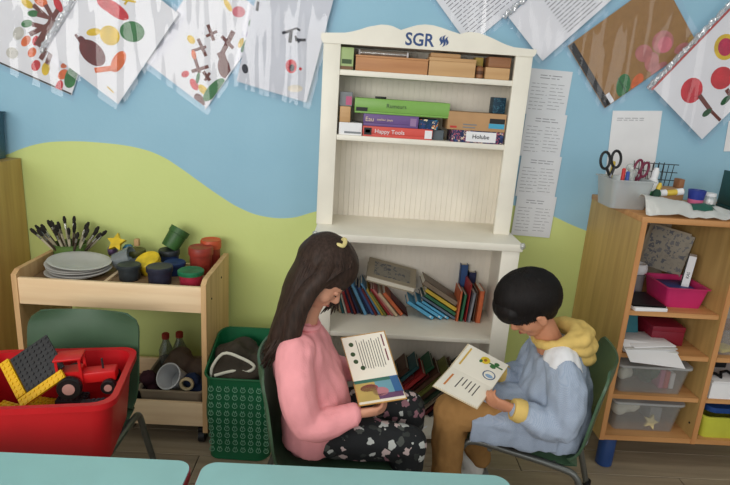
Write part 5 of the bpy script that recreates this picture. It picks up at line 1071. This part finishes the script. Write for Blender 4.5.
ring = [Vector((.398+.056*math.cos(a), -.60+.070*math.sin(a), .655+.024*math.cos(a))) for a in [2*math.pi*i/28 for i in range(28)]]
b.tube(ring, [.013+.009*(.5+.5*math.cos(2*math.pi*i/28)) for i in range(28)], 12, closed=True)
limb(b, [(.40, -.675, .660), (.455, -.665, .668), (.490, -.60, .668), (.455, -.535, .668), (.40, -.525, .660)], [.014, .022, .026, .022, .014], m=20)
limb(b, [(.43, -.672, .640), (.478, -.655, .636), (.510, -.60, .634), (.478, -.545, .636), (.43, -.528, .640)], [.014, .022, .024, .022, .014], m=20)
limb(b, [(.455, -.66, .606), (.492, -.64, .596), (.508, -.60, .590), (.492, -.56, .596), (.455, -.54, .606)], [.014, .022, .026, .022, .014], m=20)
organic(b, 'hood', YEL, by, .0042, 2, .005, 26)
# trousers, shoes
TRO = mat('tan_trousers', (168, 126, 76), .9, var=.14, scale=12, bump=.2, bscale=60, spec=.15)
b = B(); b.ball((.44, -.60, .385), (.085, .12, .066))
limb(b, [(.42, -.660, .378), (.25, -.648, .390), (.106, -.636, .400)], [.062, .060, .054]); limb(b, [(.101, -.636, .400), (.104, -.636, .26), (.112, -.636, .09)], [.056, .050, .046])
limb(b, [(.42, -.535, .376), (.26, -.53, .385), (.15, -.525, .392)], [.062, .058, .052]); limb(b, [(.148, -.525, .388), (.20, -.50, .24), (.262, -.465, .115)], [.052, .046, .040])
organic(b, 'trousers', TRO, by, .0048, 5, .005, 22)
SH = mat('white_trainer', (222, 220, 214), .6)
for (x, y, z, tl) in ((.112, -.636, 0, 0), (.262, -.462, .03, 28)):
    T2 = Matrix.Translation((x, y, z)) @ Matrix.Rotation(R(-tl), 4, 'Y')
    b = B(); b.ball(T2 @ Vector((-.005, 0, .038)), (.042, .032, .034)); b.ball(T2 @ Vector((-.065, 0, .03)), (.050, .034, .026)); limb(b, [T2 @ Vector((0, 0, .09)), T2 @ Vector((0, 0, .04))], [.034, .034]); sh = organic(b, 'shoe', SH, by, .005, 4)
    B().box((-.032, 0, .006), (.15, .064, .012), T2, bev=.006).build('sole', mat('sole_grey', (150, 150, 148), .7), sh)
# bowl-cut hair, trimmed along a line above the ears
EC = Vector((.298, -.605, .772)); ER = Vector((.098, .082, .088)); RY = Matrix.Rotation(R(-22), 4, 'Y')
def cutz(x): return .686+.36*(x-.21) if x < .31 else .722-.05*(x-.31)
b = B(); b.ball(EC, tuple(ER), RY, 40, 26); b.ball((.246, -.605, .736), (.050, .072, .048)); b.ball((.352, -.605, .745), (.036, .062, .036))
for v_ in b.bm.verts:
    zc = cutz(v_.co.x)
    if v_.co.z < zc: v_.co.z = zc-(zc-v_.co.z)*.05
organic(b, 'hair', HAIRB, by, .0042, 9, .003, 30)
rr = random.Random(9)
def boy_strand(i):
    a = 2*math.pi*i/170; ca, sa = math.cos(a), math.sin(a); top = EC+RY.to_3x3() @ Vector((rr.uniform(-.012, .012), rr.uniform(-.012, .012), ER.z*1.003))
    zc = cutz(EC.x+ER.x*ca)+rr.uniform(-.004, .008); pts = [top]; zt = (EC.z-zc+.022*-ca*-1)/ER.z if ca > 0 else (EC.z-zc-.030*-ca)/ER.z
    for k in range(1, 6):
        th = (math.pi/2+math.asin(max(0, min(.98, zt))))*k/5; rr_ = math.sin(th)
        pts.append(EC+RY.to_3x3() @ Vector((ER.x*1.005*rr_*ca, ER.y*1.005*rr_*sa, ER.z*math.cos(th))))
    return pts
strands(boy_strand, 170, .0036, HAIRB, 'hair_strands', by, 11)
# his book
bb, (fp, npg) = open_book('picture_book', 'open picture book with a yellow flower in the hands of the child in blue', (.082, -.66, .560), (.213, -.66, .496), (.143, -.58, .596), (.281, -.58, .535), (.018, -.745, .553), (.154, -.745, .470), mat('cream_cover', (214, 200, 170), .6), .004)
on_page(fp, .08, .12, .2, .9, mat('ink_gold', (206, 170, 80), .8), 'text_line')
on_page(fp, .40, .62, .62, .88, mat('print_flower', (226, 196, 50), .6), 'printed_flower', 'e'); on_page(fp, .47, .55, .70, .80, mat('print_centre', (170, 110, 40), .6), 'printed_flower_heart', 'e', .0012)
on_page(fp, .40, .47, .60, .72, mat('leaf_print2', (60, 112, 60), .7), 'printed_leaf', 'e', .0009); on_page(fp, .62, .95, .71, .755, mat('leaf_print2', (60, 112, 60), .7), 'printed_stem'); on_page(fp, .66, .80, .60, .72, mat('leaf_print2', (60, 112, 60), .7), 'printed_leaf', 'e', .0009); on_page(fp, .72, .84, .75, .86, mat('leaf_print2', (60, 112, 60), .7), 'printed_leaf', 'e', .0009)
on_page(fp, .62, .92, .17, .50, mat('print_slate', (86, 104, 130), .7), 'printed_ring', 'e'); on_page(fp, .65, .89, .20, .47, M_PAGE, 'printed_disc', 'e', .0009); on_page(fp, .69, .87, .24, .36, mat('print_water', (140, 170, 200), .7), 'printed_water', 'e', .0012)
on_page(npg, .12, .16, .25, .8, mat('ink_orange', (206, 130, 70), .8), 'text_line')
for k in range(5): on_page(npg, .34+.1*k, .362+.1*k, .18, .70-.06*((k*3) % 4), INKB, 'text_line')
